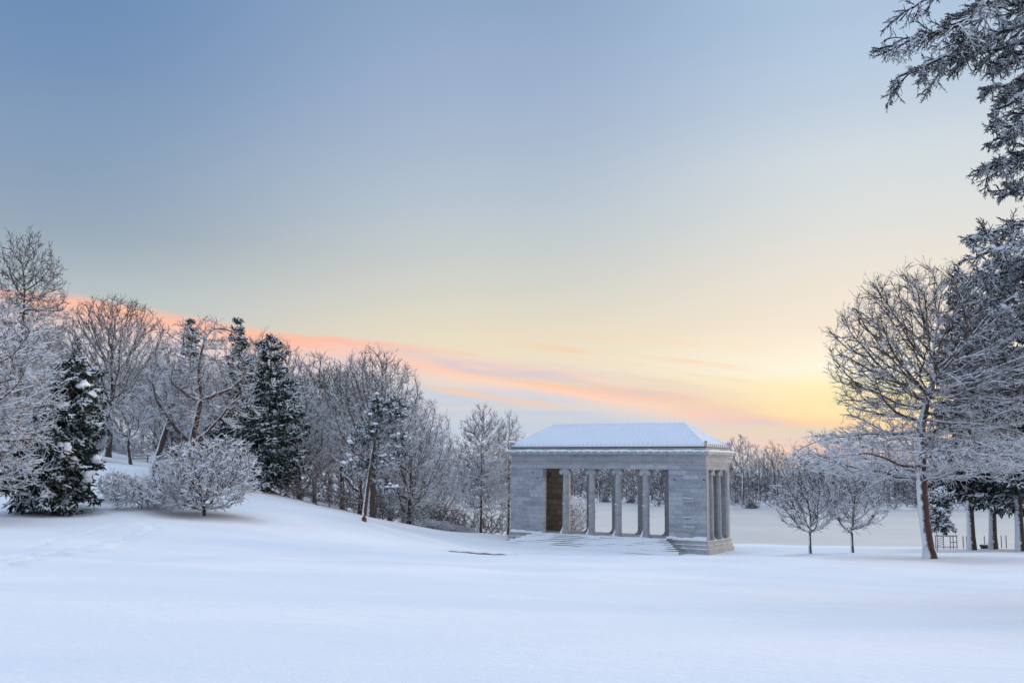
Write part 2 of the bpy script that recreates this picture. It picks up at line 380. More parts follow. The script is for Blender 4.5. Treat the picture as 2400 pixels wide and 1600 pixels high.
tc = t.n.new('ShaderNodeTexCoord').outputs['Object']; x, y, z = t.sep(tc)
big = t.noise(t.comb(t.math('MULTIPLY', x, .35), y, 0.0), .10, 4, .5)
col = t.mix(t.step(big, .35, .65), (.75,.815,.885,1), (.86,.885,.915,1))
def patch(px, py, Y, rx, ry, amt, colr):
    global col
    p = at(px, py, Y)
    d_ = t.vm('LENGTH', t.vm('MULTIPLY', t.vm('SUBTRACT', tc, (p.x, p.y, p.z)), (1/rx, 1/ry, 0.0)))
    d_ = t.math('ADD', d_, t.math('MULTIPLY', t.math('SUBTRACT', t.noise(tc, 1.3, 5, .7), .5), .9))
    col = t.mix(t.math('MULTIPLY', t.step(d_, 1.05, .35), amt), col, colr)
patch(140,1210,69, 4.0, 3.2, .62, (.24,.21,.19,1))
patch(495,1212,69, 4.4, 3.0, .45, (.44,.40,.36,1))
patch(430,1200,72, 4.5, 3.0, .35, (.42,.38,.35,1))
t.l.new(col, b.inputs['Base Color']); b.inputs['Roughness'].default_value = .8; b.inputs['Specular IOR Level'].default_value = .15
bp = t.n.new('ShaderNodeBump'); bp.inputs['Strength'].default_value = .5; bp.inputs['Distance'].default_value = .2
hh = t.math('ADD', t.math('MULTIPLY', t.noise(t.comb(t.math('MULTIPLY', x, .45), t.math('MULTIPLY', y, 1.1), 0.0), .8, 5, .6), .8), t.math('MULTIPLY', t.noise(tc, 6.0, 4, .7), .16))
t.l.new(hh, bp.inputs['Height']); t.l.new(bp.outputs[0], b.inputs['Normal'])
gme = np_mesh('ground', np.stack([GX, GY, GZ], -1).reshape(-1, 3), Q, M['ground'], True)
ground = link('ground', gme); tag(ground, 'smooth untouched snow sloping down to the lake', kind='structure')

m, t, b = new_mat('lake_ice'); M['ice'] = m
tc = t.n.new('ShaderNodeTexCoord').outputs['Object']; x, y, z = t.sep(tc)
st = t.noise(t.comb(t.math('MULTIPLY', x, .8), t.math('MULTIPLY', y, .9), 0.0), .06, 5, .6)
t.l.new(t.mix(t.step(st, .3, .75), (.55,.565,.565,1), (.65,.65,.63,1)), b.inputs['Base Color'])
b.inputs['Roughness'].default_value = .38; b.inputs['Specular IOR Level'].default_value = .5
bp = t.n.new('ShaderNodeBump'); bp.inputs['Strength'].default_value = .15; bp.inputs['Distance'].default_value = .03
t.l.new(t.noise(tc, 1.4, 4, .6), bp.inputs['Height']); t.l.new(bp.outputs[0], b.inputs['Normal'])
lk = link('lake', np_mesh('lake', [(-400,95,LAKE_Z),(500,95,LAKE_Z),(500,380,LAKE_Z),(-400,380,LAKE_Z)], [(0,1,2,3)], M['ice']))
tag(lk, 'pale frozen lake behind the stone pavilion', kind='structure')

# ------------------------------------------------------------------ branch engine
Z = np.array([0, 0, 1.0])
def unit(a): return a/np.maximum(np.linalg.norm(a, axis=-1, keepdims=True), 1e-9)
def walk(P, D, L, n, gn, trop, rng):
    pts = [P]
    for i in range(n):
        D = unit(D+rng.normal(0, gn, P.shape)+Z*trop); P = P+D*(L/n)[:,None]; pts.append(P)
    return np.stack(pts, 1)
def radii(r, n, tip): 
    tt = np.linspace(0, 1, n+1); return r[:,None]*(1-(1-tip)*tt)[None]
def frames(T):
    S = np.cross(T, Z); l = np.linalg.norm(S, axis=-1, keepdims=True)
    S = np.where(l < .08, np.cross(T, np.array([.6,.8,0.])), S); S = unit(S); U = np.cross(S, T); return S, U
def spawn(pts, rad, k, t0, t1, ang, asd, rng, flat=False, keep=1.0, tiers=0):
    N, n1, _ = pts.shape; n = n1-1
    i = np.repeat(np.arange(N), k); j = np.tile(np.arange(k), N)
    tt = t0+(t1-t0)*(j+rng.random(N*k))/k
    if tiers: tt = np.clip((np.floor(tt*tiers)+.5)/tiers+rng.normal(0, .006, N*k), t0, .995)
    sel = rng.random(N*k) < (keep if np.isscalar(keep) else np.repeat(keep, k))
    i, j, tt = i[sel], j[sel], tt[sel]
    u = np.clip(tt*n, 0, n-1e-6); a = u.astype(int); fr = (u-a)[:,None]
    P = pts[i,a]*(1-fr)+pts[i,a+1]*fr; r = rad[i,a]*(1-fr[:,0])+rad[i,a+1]*fr[:,0]
    T = unit(pts[i,a+1]-pts[i,a]); S, U = frames(T)
    if flat: phi = np.where(j % 2 == 0, 0, np.pi)+rng.normal(0, .35, len(i))
    else: phi = j*2.4+rng.random(N)[i]*6.28+rng.normal(0, .4, len(i))
    th = rng.normal(ang, asd, len(i))
    D = np.cos(th)[:,None]*T+np.sin(th)[:,None]*(np.cos(phi)[:,None]*S+np.sin(phi)[:,None]*U)
    return P, unit(D), r, tt, i
def clip_env(P, D, L, env):
    if env is None: return L
    c, ax = env; p = (P-c)/ax; d = D/ax
    A = (d*d).sum(1); B = (p*d).sum(1); C = (p*p).sum(1)-1
    disc = B*B-A*C; s = (-B+np.sqrt(np.maximum(disc, 0)))/A
    s = np.where((disc <= 0) | (s <= 0), L*.25, s*1.04)
    return np.minimum(L, s)
def pull(pts, env):
    if env is None: return pts
    c, ax = env
    for _ in range(3):
        m = np.linalg.norm((pts-c)/ax, axis=2).max(1); f = np.where(m > 1.02, np.clip(1-(m-1.0)*1.1, .25, 1), 1.0)
        pts = pts[:,:1]+(pts-pts[:,:1])*f[:,None,None]
    return pts
def tube(pts, rad, k, snow=0.0, flatn=1.0):
    """polylines -> ring vertices and quads; snow thickens the upper side of level limbs"""
    N, n1, _ = pts.shape
    T = np.empty_like(pts); T[:,1:-1] = pts[:,2:]-pts[:,:-2]; T[:,0] = pts[:,1]-pts[:,0]; T[:,-1] = pts[:,-1]-pts[:,-2]
    T = unit(T); S, U = frames(T)
    hz = np.sqrt(np.clip(1-T[...,2]**2, 0, 1))
    sn = snow*hz
    rings = []
    for q in range(k):
        a = 2*np.pi*q/k; ca, sa = math.cos(a), math.sin(a)
        if abs(ca) < 1e-9: ca = 0
        o = S*(ca*(rad*flatn+.3*sn))[...,None]+U*(sa*(rad+(sn if sa > .01 else 0)))[...,None]
        rings.append(pts+o)
    V = np.stack(rings, 2).reshape(-1, 3)
    base = (np.arange(N)[:,None]*n1+np.arange(n1-1)[None]).reshape(-1)*k
    q = np.arange(k); q2 = (q+1) % k
    Q = np.stack([base[:,None]+q, base[:,None]+q2, base[:,None]+k+q2, base[:,None]+k+q], -1).reshape(-1, 4)
    return V, Q
def merge(lst):
    V = []; Qs = []; o = 0
    for v_, q_ in lst: V.append(v_); Qs.append(q_+o); o += len(v_)
    return np.concatenate(V), np.concatenate(Qs)

def bare_tree(seed, h, env, trunk_r, fork=.25, lean=(0,0), n=(12,9,8,6), ang=(.75,.65,.6,.6), ratio=(.75,.5,.45,.45), trop=(.02,.05,.04,.02),
              gn=(.05,.10,.12,.14), snow=(.03,.04,.04,.035), twig_r=.016, leaders=1, trunk_top=.85, len1=None, seg=(14,8,5,3,2), l1_shape=None, tip=.25, dens=1.22):
    """returns trunk mesh data and crown mesh data; env = (centre, half axes)"""
    rng = np.random.default_rng(seed)
    env = (np.array(env[0], float), np.array(env[1], float))
    P0 = np.zeros((leaders, 3)); P0[:,2] = -.3
    if leaders > 1: P0[:,:2] += rng.normal(0, trunk_r*.6, (leaders, 2))
    D = np.tile(unit(np.array([lean[0], lean[1], 1.0])), (leaders, 1))
    if leaders > 1: D = unit(D+rng.normal(0, .28, D.shape)*[1,1,.2])
    L = np.full(leaders, h*trunk_top)
    t_pts = walk(P0, D, L, seg[0], gn[0], trop[0], rng)
    tt = np.linspace(0, 1, seg[0]+1); tr = np.tile((trunk_r*(1-.82*tt**.85)*(1+.55*np.exp(-tt*30)))[None], (leaders, 1))
    parts_t = [tube(t_pts, tr, 10, snow[0]*.3)]
    P, D, r, ti, pi = spawn(t_pts, tr, n[0], fork, .98, ang[0], .18, rng)
    l1 = (len1 if len1 else h*ratio[0]*.6)*1.2
    ratio = (ratio[0], ratio[1]*1.06, ratio[2]*1.12, ratio[3]*1.2)
    n = (n[0], int(n[1]*dens), int(n[2]*dens), int(n[3]*1.4*dens)); twig_r = twig_r*.8; snow = tuple(snow[:3])+(snow[3]*.6,)
    L = l1*(1-.45*(ti-fork))*rng.uniform(.75, 1.15, len(P))
    if l1_shape: L = L*l1_shape(ti)
    L = clip_env(P, D, L, env)
    r1 = np.minimum(r*.60, L*.012+.03)
    a_pts = pull(walk(P, D, L, seg[1], gn[1], trop[1], rng), env); ar = radii(r1, seg[1], tip)
    parts_t.append(tube(a_pts, ar, 6, snow[1]))
    parts_c = []; pts, rr, Ls = a_pts, ar, L
    for lv in range(1, len(n)):
        keep = np.clip(Ls/np.percentile(Ls, 75), .25, 1.0)
        P, D, r, ti, pi = spawn(pts, rr, n[lv], .12, 1.0, ang[lv], .2, rng, keep=keep)
        L = Ls[pi]*ratio[lv]*(1.15-.55*ti)*rng.uniform(.6, 1.25, len(P))
        L = np.maximum(clip_env(P, D, L, env), .12)
        r1 = np.maximum(np.minimum(r*.62, L*.009+.007), twig_r*(1.25-.25*lv))
        sg = seg[min(lv+1, len(seg)-1)]
        pts = pull(walk(P, D, L, sg, gn[min(lv, 3)], trop[min(lv, 3)], rng), env); rr = radii(r1, sg, tip+.15); Ls = L
        parts_c.append(tube(pts, rr, 4, snow[min(lv, 3)]))
    return merge(parts_t), merge(parts_c)
def make_tree(name, data, bark, twig, bare_top=0.0, zr=(.42,.95)):
    root = _make_tree(name, data, bark, twig)
    if bare_top:
        for ch in root.children:
            if ch.name.startswith('crown'):
                me = ch.data; me.materials.append(M['twig_bare']); n = len(me.vertices); co = np.empty(n*3, np.float32); me.vertices.foreach_get('co', co); z = co.reshape(-1,3)[:,2]
                q = np.empty(len(me.loops), np.int32); me.loops.foreach_get('vertex_index', q); zf = z[q[::4]]; zt = z.max()
                p = ss(zr[0], zr[1], zf/zt)*bare_top; rr = np.random.default_rng(1).random(len(zf)//2+1).repeat(2)[:len(zf)]
                me.polygons.foreach_set('material_index', (rr < p).astype(np.int32)); me.update()
    return root
def _make_tree(name, data, bark, twig):
    (tv, tq), (cv_, cq) = data
    root = empty(name, (0,0,0))
    link('trunk', np_mesh('trunk', tv, tq, M[bark], True), root)
    link('crown', np_mesh('crown', cv_, cq, M[twig], False), root)
    return root
def place(root, loc, rz=0.0, s=1.0, label=None, cat='tree', group=None):
    root.location = loc; root.rotation_euler = (0, 0, rz)
    root.scale = (s, s, s) if not isinstance(s, tuple) else s
    return tag(root, label, cat, group)

def conifer(seed, h, rad, trunk_r, z0=.06, nb=110, droop=-.05, fol_r=.055, kside=12, kspray=5, snow=.05, shape=lambda t: (1-t)**.8+.03, up=.05, ang=1.55, lean=(0,0), spray=.42, skew=None, gn=.06, tiers=0):
    rng = np.random.default_rng(seed)
    P0 = np.array([[0,0,-.3]]); D = unit(np.array([[lean[0], lean[1], 1.0]]))
    t_pts = walk(P0, D, np.array([h+.3]), 16, .012, .02, rng)
    tt = np.linspace(0, 1, 17); tr = (trunk_r*(1-.93*tt)*(1+.3*np.exp(-tt*30)))[None]
    trunk = tube(t_pts, tr, 10, 0)
    P, D, r, ti, pi = spawn(t_pts, tr, nb, z0, .99, ang, .12, rng, tiers=tiers)
    L = rad*shape((ti-z0)/(1-z0))*rng.uniform(.72, 1.12, len(P))
    if skew is not None: L = L*skew(D, ti)
    D = unit(D+Z*(droop+.35*ti**3)[:,None])
    b_pts = walk(P, D, L, 7, gn, up, rng); br_ = radii(np.minimum(L*.012+.012, .06), 7, .3)
    bl = [tube(b_pts, br_, 4, snow)]
    keep = np.clip(L/np.percentile(L, 80), .2, 1)
    P, D, r, ti, pi = spawn(b_pts, br_, kside, .12, 1.0, .95, .25, rng, flat=True, keep=keep)
    L2 = np.clip(L[pi]*.34*(1.2-.85*ti), .15, 1.1)*rng.uniform(.7, 1.2, len(P))
    D = unit(D-Z*.12)
    s_pts = walk(P, D, L2, 3, .12, -.06, rng); sr = radii(np.full(len(P), fol_r), 3, .5)
    fol = [tube(b_pts[:,3:], np.tile(np.array([[fol_r*1.0]*4+[fol_r*.5]]), (len(b_pts), 1)), 4, snow, 1.4), tube(s_pts, sr, 4, snow, 1.5)]
    P, D, r, ti, pi = spawn(s_pts, sr, kspray, .15, 1.0, .85, .35, rng)
    D = unit(D-Z*.25)
    L3 = spray*rng.uniform(.5, 1.2, len(P)); q_pts = walk(P, D, L3, 2, .15, -.12, rng)
    fol.append(tube(q_pts, radii(np.full(len(P), fol_r*.9), 2, .25), 4, snow*.7, 1.5))
    return merge([trunk]+bl), merge(fol), b_pts
def blobs(C, Rr, seed, flat=.55, jit=.22):
    """lumpy snow pillows"""
    bm = bmesh.new(); bmesh.ops.create_icosphere(bm, subdivisions=2, radius=1.0)
    v0 = np.array([v_.co[:] for v_ in bm.verts]); f0 = np.array([[q.index for q in f.verts] for f in bm.faces]); bm.free()
    rng = np.random.default_rng(seed); V = []; T = []; o = 0
    for c_, r_ in zip(C, Rr):
        ph = rng.random(3)*6.28; k_ = 1+jit*np.sin(v0@rng.normal(0, 2.6, 3)+ph[0])+jit*.6*np.sin(v0@rng.normal(0, 4, 3)+ph[1])
        vv = v0*k_[:,None]*np.array([rng.uniform(.8,1.35), rng.uniform(.8,1.35), flat]); vv[:,2] = np.where(vv[:,2] < 0, vv[:,2]*.45, vv[:,2])
        V.append(vv*r_+c_); T.append(f0+o); o += len(v0)
    return np.concatenate(V), np.concatenate(T)
def blob_obj(name, C, Rr, seed, parent, **k):
    V, T = blobs(C, Rr, seed, **k)
    return link(name, np_mesh(name, V, np.zeros((0,4)), M['snow'], True, T), parent)

def crown_with_snow(root, data, C, Rr, seed, mat, **k):
    """replaces the crown's mesh by one that also carries its lumps of snow"""
    V, T = blobs(C, Rr, seed, **k); cv_, cq = data
    for ch in list(root.children):
        if ch.name.startswith('crown'):
            ch.data = np_mesh('crown', np.concatenate([cv_, V]), cq, M[mat], False, T+len(cv_), M['snow'])

def colonize(seed, ells, trunk, n_attr=2200, step=.38, kill=.75, up=.12, noise=.18, shell=.5, infl=1e9, maxit=140, limbs=()):
    """space colonisation: limbs grow toward points scattered through the crown's volume"""
    rng = np.random.default_rng(seed)
    vol = np.array([e_[1][0]*e_[1][1]*e_[1][2]*(e_[2] if len(e_) > 2 else 1) for e_ in ells], float); vol /= vol.sum(); A = []
    for e_, f_ in zip(ells, vol):
        k = int(n_attr*f_); d = unit(rng.normal(size=(k,3))); u = rng.random(k)**(shell*.66)
        A.append(np.array(e_[0])+d*u[:,None]*np.array(e_[1]))
    A = np.concatenate(A); A = A[A[:,2] > .25]
    tp = np.array(trunk, float); seg = np.linalg.norm(np.diff(tp, axis=0), axis=1); tot = seg.sum(); m = max(3, int(tot/step))
    cs = np.concatenate([[0], np.cumsum(seg)]); q = np.linspace(0, tot, m)
    N = [np.array([np.interp(s_, cs, tp[:,i]) for i in range(3)]) for s_ in q]; par = [-1]+list(range(m-1)); nch = [1]*(m-1)+[0]
    for lb in limbs:
        lb = np.array(lb, float); sg = np.linalg.norm(np.diff(lb, axis=0), axis=1); cs = np.concatenate([[0], np.cumsum(sg)]); X = np.array(N)
        prev = int(np.linalg.norm(X-lb[0], axis=1).argmin()); nch[prev] += 1
        for s_ in np.arange(step, cs[-1], step):
            N.append(np.array([np.interp(s_, cs, lb[:,i]) for i in range(3)])+rng.normal(0, .05, 3)); par.append(prev); prev = len(N)-1; nch.append(1)
    near = np.full(len(A), 1e9); ni = np.zeros(len(A), int)
    def upd(P, base):
        D = (A*A).sum(1)[:,None]+(P*P).sum(1)[None]-2*A@P.T; j = D.argmin(1); d_ = np.sqrt(np.maximum(D[np.arange(len(A)), j], 0)); b_ = d_ < near
        near[b_] = d_[b_]; ni[b_] = base+j[b_]
    st = int(m*.35); upd(np.array(N[st:]), st)
    for it in range(maxit):
        alive = near < infl
        if len(A) == 0 or not alive.any(): break
        X = np.array(N); V = unit(A-X[ni]); acc = np.zeros_like(X); np.add.at(acc, ni[alive], V[alive]); ids = np.unique(ni[alive])
        ids = ids[[nch[i] < 3 for i in ids]]
        if len(ids) == 0: break
        D = unit(unit(acc[ids])+rng.normal(0, noise, (len(ids),3))+Z*up); P = X[ids]+D*step
        base = len(N)
        for i, p in zip(ids, P): N.append(p); par.append(int(i)); nch[i] += 1; nch.append(0)
        upd(P, base); keep = near > kill
        stuck = rng.random(len(A)) < .012; keep &= ~stuck
        A = A[keep]; near = near[keep]; ni = ni[keep]
    return np.array(N), np.array(par)
def chains(N, par):
    n = len(N); tips = np.zeros(n); kids = [[] for _ in range(n)]
    for i in range(1, n): kids[par[i]].append(i)
    for i in range(n-1, -1, -1):
        if not kids[i]: tips[i] = 1
        if i: tips[par[i]] += tips[i]
    X = N.copy()
    for _ in range(2):                                    # smooth the zigzag of growth
        Y = X.copy()
        for i in range(1, n):
            if kids[i]:
                b_ = max(kids[i], key=lambda k: tips[k]); Y[i] = X[i]*.5+(X[par[i]]+X[b_])*.25
        X = Y
    out = []; stack = [(0, -1)]
    while stack:
        s_, p = stack.pop(); ch = ([p] if p >= 0 else [])+[s_]; i = s_
        while kids[i]:
            b_ = max(kids[i], key=lambda k: tips[k])
            for k in kids[i]:
                if k != b_: stack.append((k, i))
            ch.append(b_); i = b_
        if len(ch) > 1: out.append(ch)
    return X, tips, out
def colony_tree(seed, ells, trunk, trunk_r, n_attr=2200, step=.38, kill=.75, up=.12, noise=.18, shell=.5, tip_r=.011, twigs=5, twig_len=.65, twig_ang=.55,
                twig_up=.10, snow=.05, twig_snow=.02, split=.045, twig_r=.008, tw2=2, flare=.6, limbs=()):
    rng = np.random.default_rng(seed+1000)
    N, par = colonize(seed, ells, trunk, n_attr, step, kill, up, noise, shell, limbs=limbs)
    X, tips, ch = chains(N, par)
    pw = math.log(max(tips[0], 2))/math.log(trunk_r/tip_r); rad = tip_r*tips**(1/pw)
    rad = rad*(1-.3*np.clip(X[:,2]/X[:,2].max(), 0, 1)*(tips > tips[0]*.12))
    z = X[:,2]; rad = rad*(1+flare*np.exp(-np.clip(z, 0, 9)/.28)*(tips > tips[0]*.8))
    X[0,2] = -.35
    groups = {}
    for c_ in ch: groups.setdefault(len(c_), []).append(c_)
    tk = []; cr_ = []; pl = []
    for L_, lst in groups.items():
        I = np.array(lst); P = X[I]; Rr = rad[I].copy(); 
        if L_ > 1: Rr[:,0] = np.where(tips[I[:,0]] > tips[I[:,1]]*1.001, np.minimum(Rr[:,0], Rr[:,1]*1.15), Rr[:,0])
        thick = Rr.max(1) > split
        for msk, dst, k_ in ((thick, tk, 8), (~thick, cr_, 4)):
            if msk.any():
                sn = np.minimum(snow, .018+Rr[msk]*.9); dst.append(tube(P[msk], Rr[msk], k_, sn))
        pl.append((P, Rr))
    fine = []
    for P, Rr in pl:
        L_ = P.shape[1]; 
        if L_ < 3: continue
        # twigs along the outer, thin stretches
        Tl = []; 
        w_ = (Rr < .05)
        for k in range(twigs):
            a_ = rng.integers(0, L_-1, (len(P), max(1, L_//2)))
            i_ = np.repeat(np.arange(len(P)), a_.shape[1]); a_ = a_.ravel(); ok = w_[i_, a_]; i_, a_ = i_[ok], a_[ok]
            if len(i_) == 0: continue
            fr = rng.random(len(i_))[:,None]; p = P[i_,a_]*(1-fr)+P[i_,a_+1]*fr; T = unit(P[i_,a_+1]-P[i_,a_]); S, U = frames(T)
            ph = rng.random(len(i_))*6.283; th = rng.normal(twig_ang, .2, len(i_))
            D = unit(np.cos(th)[:,None]*T+np.sin(th)[:,None]*(np.cos(ph)[:,None]*S+np.sin(ph)[:,None]*U)+Z*twig_up)
            Tl.append((p, D))
        if Tl:
            p = np.concatenate([t_[0] for t_ in Tl]); D = np.concatenate([t_[1] for t_ in Tl]); L = twig_len*rng.uniform(.45, 1.25, len(p))
            q_ = walk(p, D, L, 3, .12, twig_up*.5, rng); rr = radii(np.full(len(p), twig_r), 3, .55); fine.append(tube(q_, rr, 4, twig_snow))
            if tw2:
                p, D, r_, ti, pi = spawn(q_, rr, tw2, .25, 1.0, .6, .2, rng); q2 = walk(p, unit(D+Z*twig_up), L[pi]*.5*rng.uniform(.5, 1.1, len(p)), 2, .1, 0, rng)
                fine.append(tube(q2, radii(np.full(len(p), twig_r*.8), 2, .6), 4, twig_snow*.8))
    return merge(tk) if tk else merge(cr_[:1]), merge(cr_+fine)

# ------------------------------------------------------------------ stone pavilion
X0, Y0, Z0, YAW = 15.912, 85.0, -5.589, 0.5665
TW_, TL = 18.78, 5.13
H1, H2, H3, H4, H5 = 5.72, 6.80, 7.25, 7.63, 9.61
temple = empty('stone_pavilion', (X0, Y0, Z0), -YAW)
tag(temple, 'grey granite pavilion with Ionic columns and snow-covered hipped roof by the lake', 'pavilion')
def face_local(px, py):                    # point of the pavilion's front wall plane seen at (px, py)
    cy, sy = math.cos(YAW), math.sin(YAW)
    d = ray(px, py); n = Vector((-sy, -cy, 0)); o = Vector((X0, Y0, Z0)); s_ = o.dot(n)/d.dot(n); p = d*s_-o
    return p.x*cy-p.y*sy, p.z
THK = .66; CX = -TW_/2; OW = 6.08; PW = TW_/2-OW
# four corner piers, L-shaped in plan with a short return on each end elevation
for sx in (-1, 1):
    for front in (True, False):
        mb = MB()
        xa, xb = (CX-TW_/2, CX-OW) if sx < 0 else (CX+OW, 0.0)
        ya, yb = (0.0, THK) if front else (TL-THK, TL)
        mb.box(xa, xb, ya, yb, 0, H1)
        mat = 'stone'
        o = mb.build('wall', M[mat], temple, bevel=.015)
        if sx > 0: rb = None
        rb = MB()                                          # browner layer over the inside of the pier, built on the left ones only
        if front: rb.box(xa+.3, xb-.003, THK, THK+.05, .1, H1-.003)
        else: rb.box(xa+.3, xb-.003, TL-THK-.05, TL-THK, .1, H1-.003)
        if sx < 0: rb.build('inner_layer', M['stone_in'], o)
        ant = MB()                                         # anta strips at the end elevation
        xe = xa if sx < 0 else xb; 
        for (a_, c_) in ((0.0, .30), (.36, .52)):
            y_0, y_1 = (ya+a_, ya+c_) if front else (yb-c_, yb-a_)
            if sx > 0: ant.box(xe, xe+.05, y_0+.01, y_1, .12, H1-.2)
            else: ant.box(xe-.05, xe, y_0+.01, y_1, .12, H1-.2)
        ant.build('pilaster', M['stone_trim'], o, bevel=.01)
# entablature
e = MB(); e.box(-TW_-.02, .02, -.02, TL+.02, H1, 6.24); e.build('architrave', M['stone_trim'], temple, bevel=.012)
e = MB(); e.box(-TW_-.06, .06, -.06, TL+.06, 6.24, 6.31); e.build('moulding', M['stone_trim'], temple, bevel=.01)
e = MB(); e.box(-TW_, 0, 0, TL, 6.31, H2); e.build('frieze', M['stone_trim'], temple, bevel=.012)
e = MB(); EC = .37
e.box(-TW_-.10, .10, -.10, TL+.10, H2, H2+.10); e.box(-TW_-.2, .2, -.2, TL+.2, H2+.10, H2+.16)
e.box(-TW_-EC, EC, -EC, TL+EC, H2+.16, H3-.04)
e.build('cornice', M['stone_trim'], temple, bevel=.012)
# snow on the cornice, with drips between the blocks
rs = random.Random(11)
def snow_strip(name, path_pts, inward, thick, z, parent, drip=0.0, dsp=.73, w0=.34, step=.12):
    """snow lying on a ledge along a line of points; inward = unit vector to the wall"""
    V = []; Fc = []
    a, b_ = Vector(path_pts[0]), Vector(path_pts[1]); L = (b_-a).length; n = max(2, int(L/step)); ph = rs.random()*6
    for i in range(n+1):
        s_ = i/n; p = a+(b_-a)*s_; m_ = L*s_
        th = thick*(1+.16*math.sin(m_*2.1+ph)+.12*math.sin(m_*5.3+1)+rs.uniform(-.06,.06))
        dr = drip if drip and (m_ % dsp) < step*1.0 else 0
        e1 = 0.03+rs.uniform(-.008,.008)
        o_ = -Vector(inward)*e1
        V += [tuple(p+o_+Vector((0,0,-.02-dr))), tuple(p+o_*1.3+Vector((0,0,th*.6))), tuple(p+Vector(inward)*w0*.25+Vector((0,0,th))), tuple(p+Vector(inward)*w0+Vector((0,0,th*.9))), tuple(p+Vector(inward)*w0+Vector((0,0,-.01))), tuple(p+Vector(inward)*.01+Vector((0,0,-.02-dr)))]
    for i in range(n):
        for q in range(6):
            q2 = (q+1) % 6; Fc.append((i*6+q, i*6+q2, (i+1)*6+q2, (i+1)*6+q))
    Fc.append((5,4,3,2,1,0)); Fc.append(tuple(n*6+q for q in range(6)))
    mb = MB(); mb.add(V, Fc); return mb.build(name, M['snow'], parent, smooth=True)
zc = H3-.03
snow_strip('cornice_snow', [(-TW_-EC,-EC,zc),(EC,-EC,zc)], (0,1,0), .13, zc, temple, drip=.11)
snow_strip('cornice_snow', [(EC,-EC+.02,zc),(EC,TL+EC,zc)], (-1,0,0), .13, zc, temple, drip=.13, dsp=.36, step=.09)
snow_strip('cornice_snow', [(-TW_-EC,TL+EC,zc),(-TW_-EC,-EC+.02,zc)], (1,0,0), .13, zc, temple, drip=.11)
snow_strip('cornice_snow', [(EC-.02,TL+EC,zc),(-TW_-EC+.02,TL+EC,zc)], (0,-1,0), .13, zc, temple)
e = MB(); e.box(-TW_-.02, .02, -.02, TL+.02, H3-.04, H4-.10); e.build('parapet', M['stone_trim'], temple, bevel=.01)
e = MB(); e.box(-TW_-.06, .06, -.06, TL+.06, H4-.10, H4-.02); e.build('gutter', M['metal'], temple)
# ceiling slab is the underside of the architrave box.  Roof: hipped, ribbed with tiles under the snow
roofz = H4-.02; ov = .10; HIP = 3.05
def roof_mesh():
    xa, xb, ya, yb = -TW_-ov, ov, -ov, TL+ov; cy = (ya+yb)/2; rise = H5-roofz-.06
    nxr, nyr = 420, 60; V = []; 
    gx = np.linspace(xa, xb, nxr); gy = np.linspace(ya, yb, nyr)
    XX, YY = np.meshgrid(gx, gy)
    fy = 1-np.abs(YY-cy)/(cy-ya); fx = np.minimum(XX-xa, xb-XX)/HIP
    tt = np.clip(np.minimum(fy, fx), 0, 1)
    onfront = fy < fx
    ribc = np.where(onfront, XX, YY)
    rib = .050*np.abs(np.sin(np.pi*(ribc+.1)/.44))**.7
    rngr = np.random.default_rng(4)
    edge = np.abs(fy-fx) < .05
    row = .008*np.sin(tt*2*np.pi*7)+.03*np.sin(XX*.8+2*YY)*np.sin(XX*.37)
    ZZ = roofz+.10+rise*tt+rib*(tt > .0)*(tt < .985)+row+np.where((edge) & (tt < 1), .05, 0)+np.where(tt > .97, .07+.04*np.abs(np.sin(np.pi*XX/.5)), 0)
    V = np.stack([XX, YY, ZZ], -1).reshape(-1, 3)
    idx_ = np.arange(nxr*nyr).reshape(nyr, nxr)
    Q_ = np.stack([idx_[:-1,:-1].ravel(), idx_[:-1,1:].ravel(), idx_[1:,1:].ravel(), idx_[1:,:-1].ravel()], 1)
    # skirt
    ring = np.concatenate([idx_[0,:], idx_[1:,-1], idx_[-1,-2::-1], idx_[-2:0:-1,0]])
    low = V[ring].copy(); low[:,2] = roofz+.004; base = len(V); V = np.concatenate([V, low]); nr = len(ring)
    a_ = np.arange(nr); b2 = (a_+1) % nr
    Q2 = np.stack([ring[b2], ring[a_], base+a_, base+b2], 1)
    return V, np.concatenate([Q_, Q2])
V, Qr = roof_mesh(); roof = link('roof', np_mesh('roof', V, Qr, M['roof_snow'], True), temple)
# antefixes along the eave of the front and the right end
def antefix_mesh():
    mb = MB(); mb.add([(-.055,-.05,0),(.055,-.05,0),(.055,.06,0),(-.055,.06,0),(-.06,-.05,.09),(.06,-.05,.09),(.05,.04,.09),(-.05,.04,.09),(0,-.045,.15),(0,.02,.13)],
                      [(0,1,5,4),(1,2,6,5),(2,3,7,6),(3,0,4,7),(4,5,8),(5,6,9,8),(6,7,9),(7,4,8,9),(0,3,2,1)])
    o = mb.build('antefix', M['stone_trim'], roof); return o
ax0 = antefix_mesh(); first = True
for k in range(42):
    o = ax0 if first else ax0.copy()
    if not first: COL.objects.link(o)
    first = False; o.parent = roof; o.scale = (.8,.8,.9); o.location = (-TW_+.28+k*(TW_-.56)/41, -ov+.16, roofz+.16)
for k in range(11):
    o = ax0.copy(); COL.objects.link(o); o.parent = roof; o.scale = (.5,.6,1.7); o.location = (ov+.02, .4+k*(TL-.8)/10, roofz+.02); o.rotation_euler = (0,0,math.pi/2)
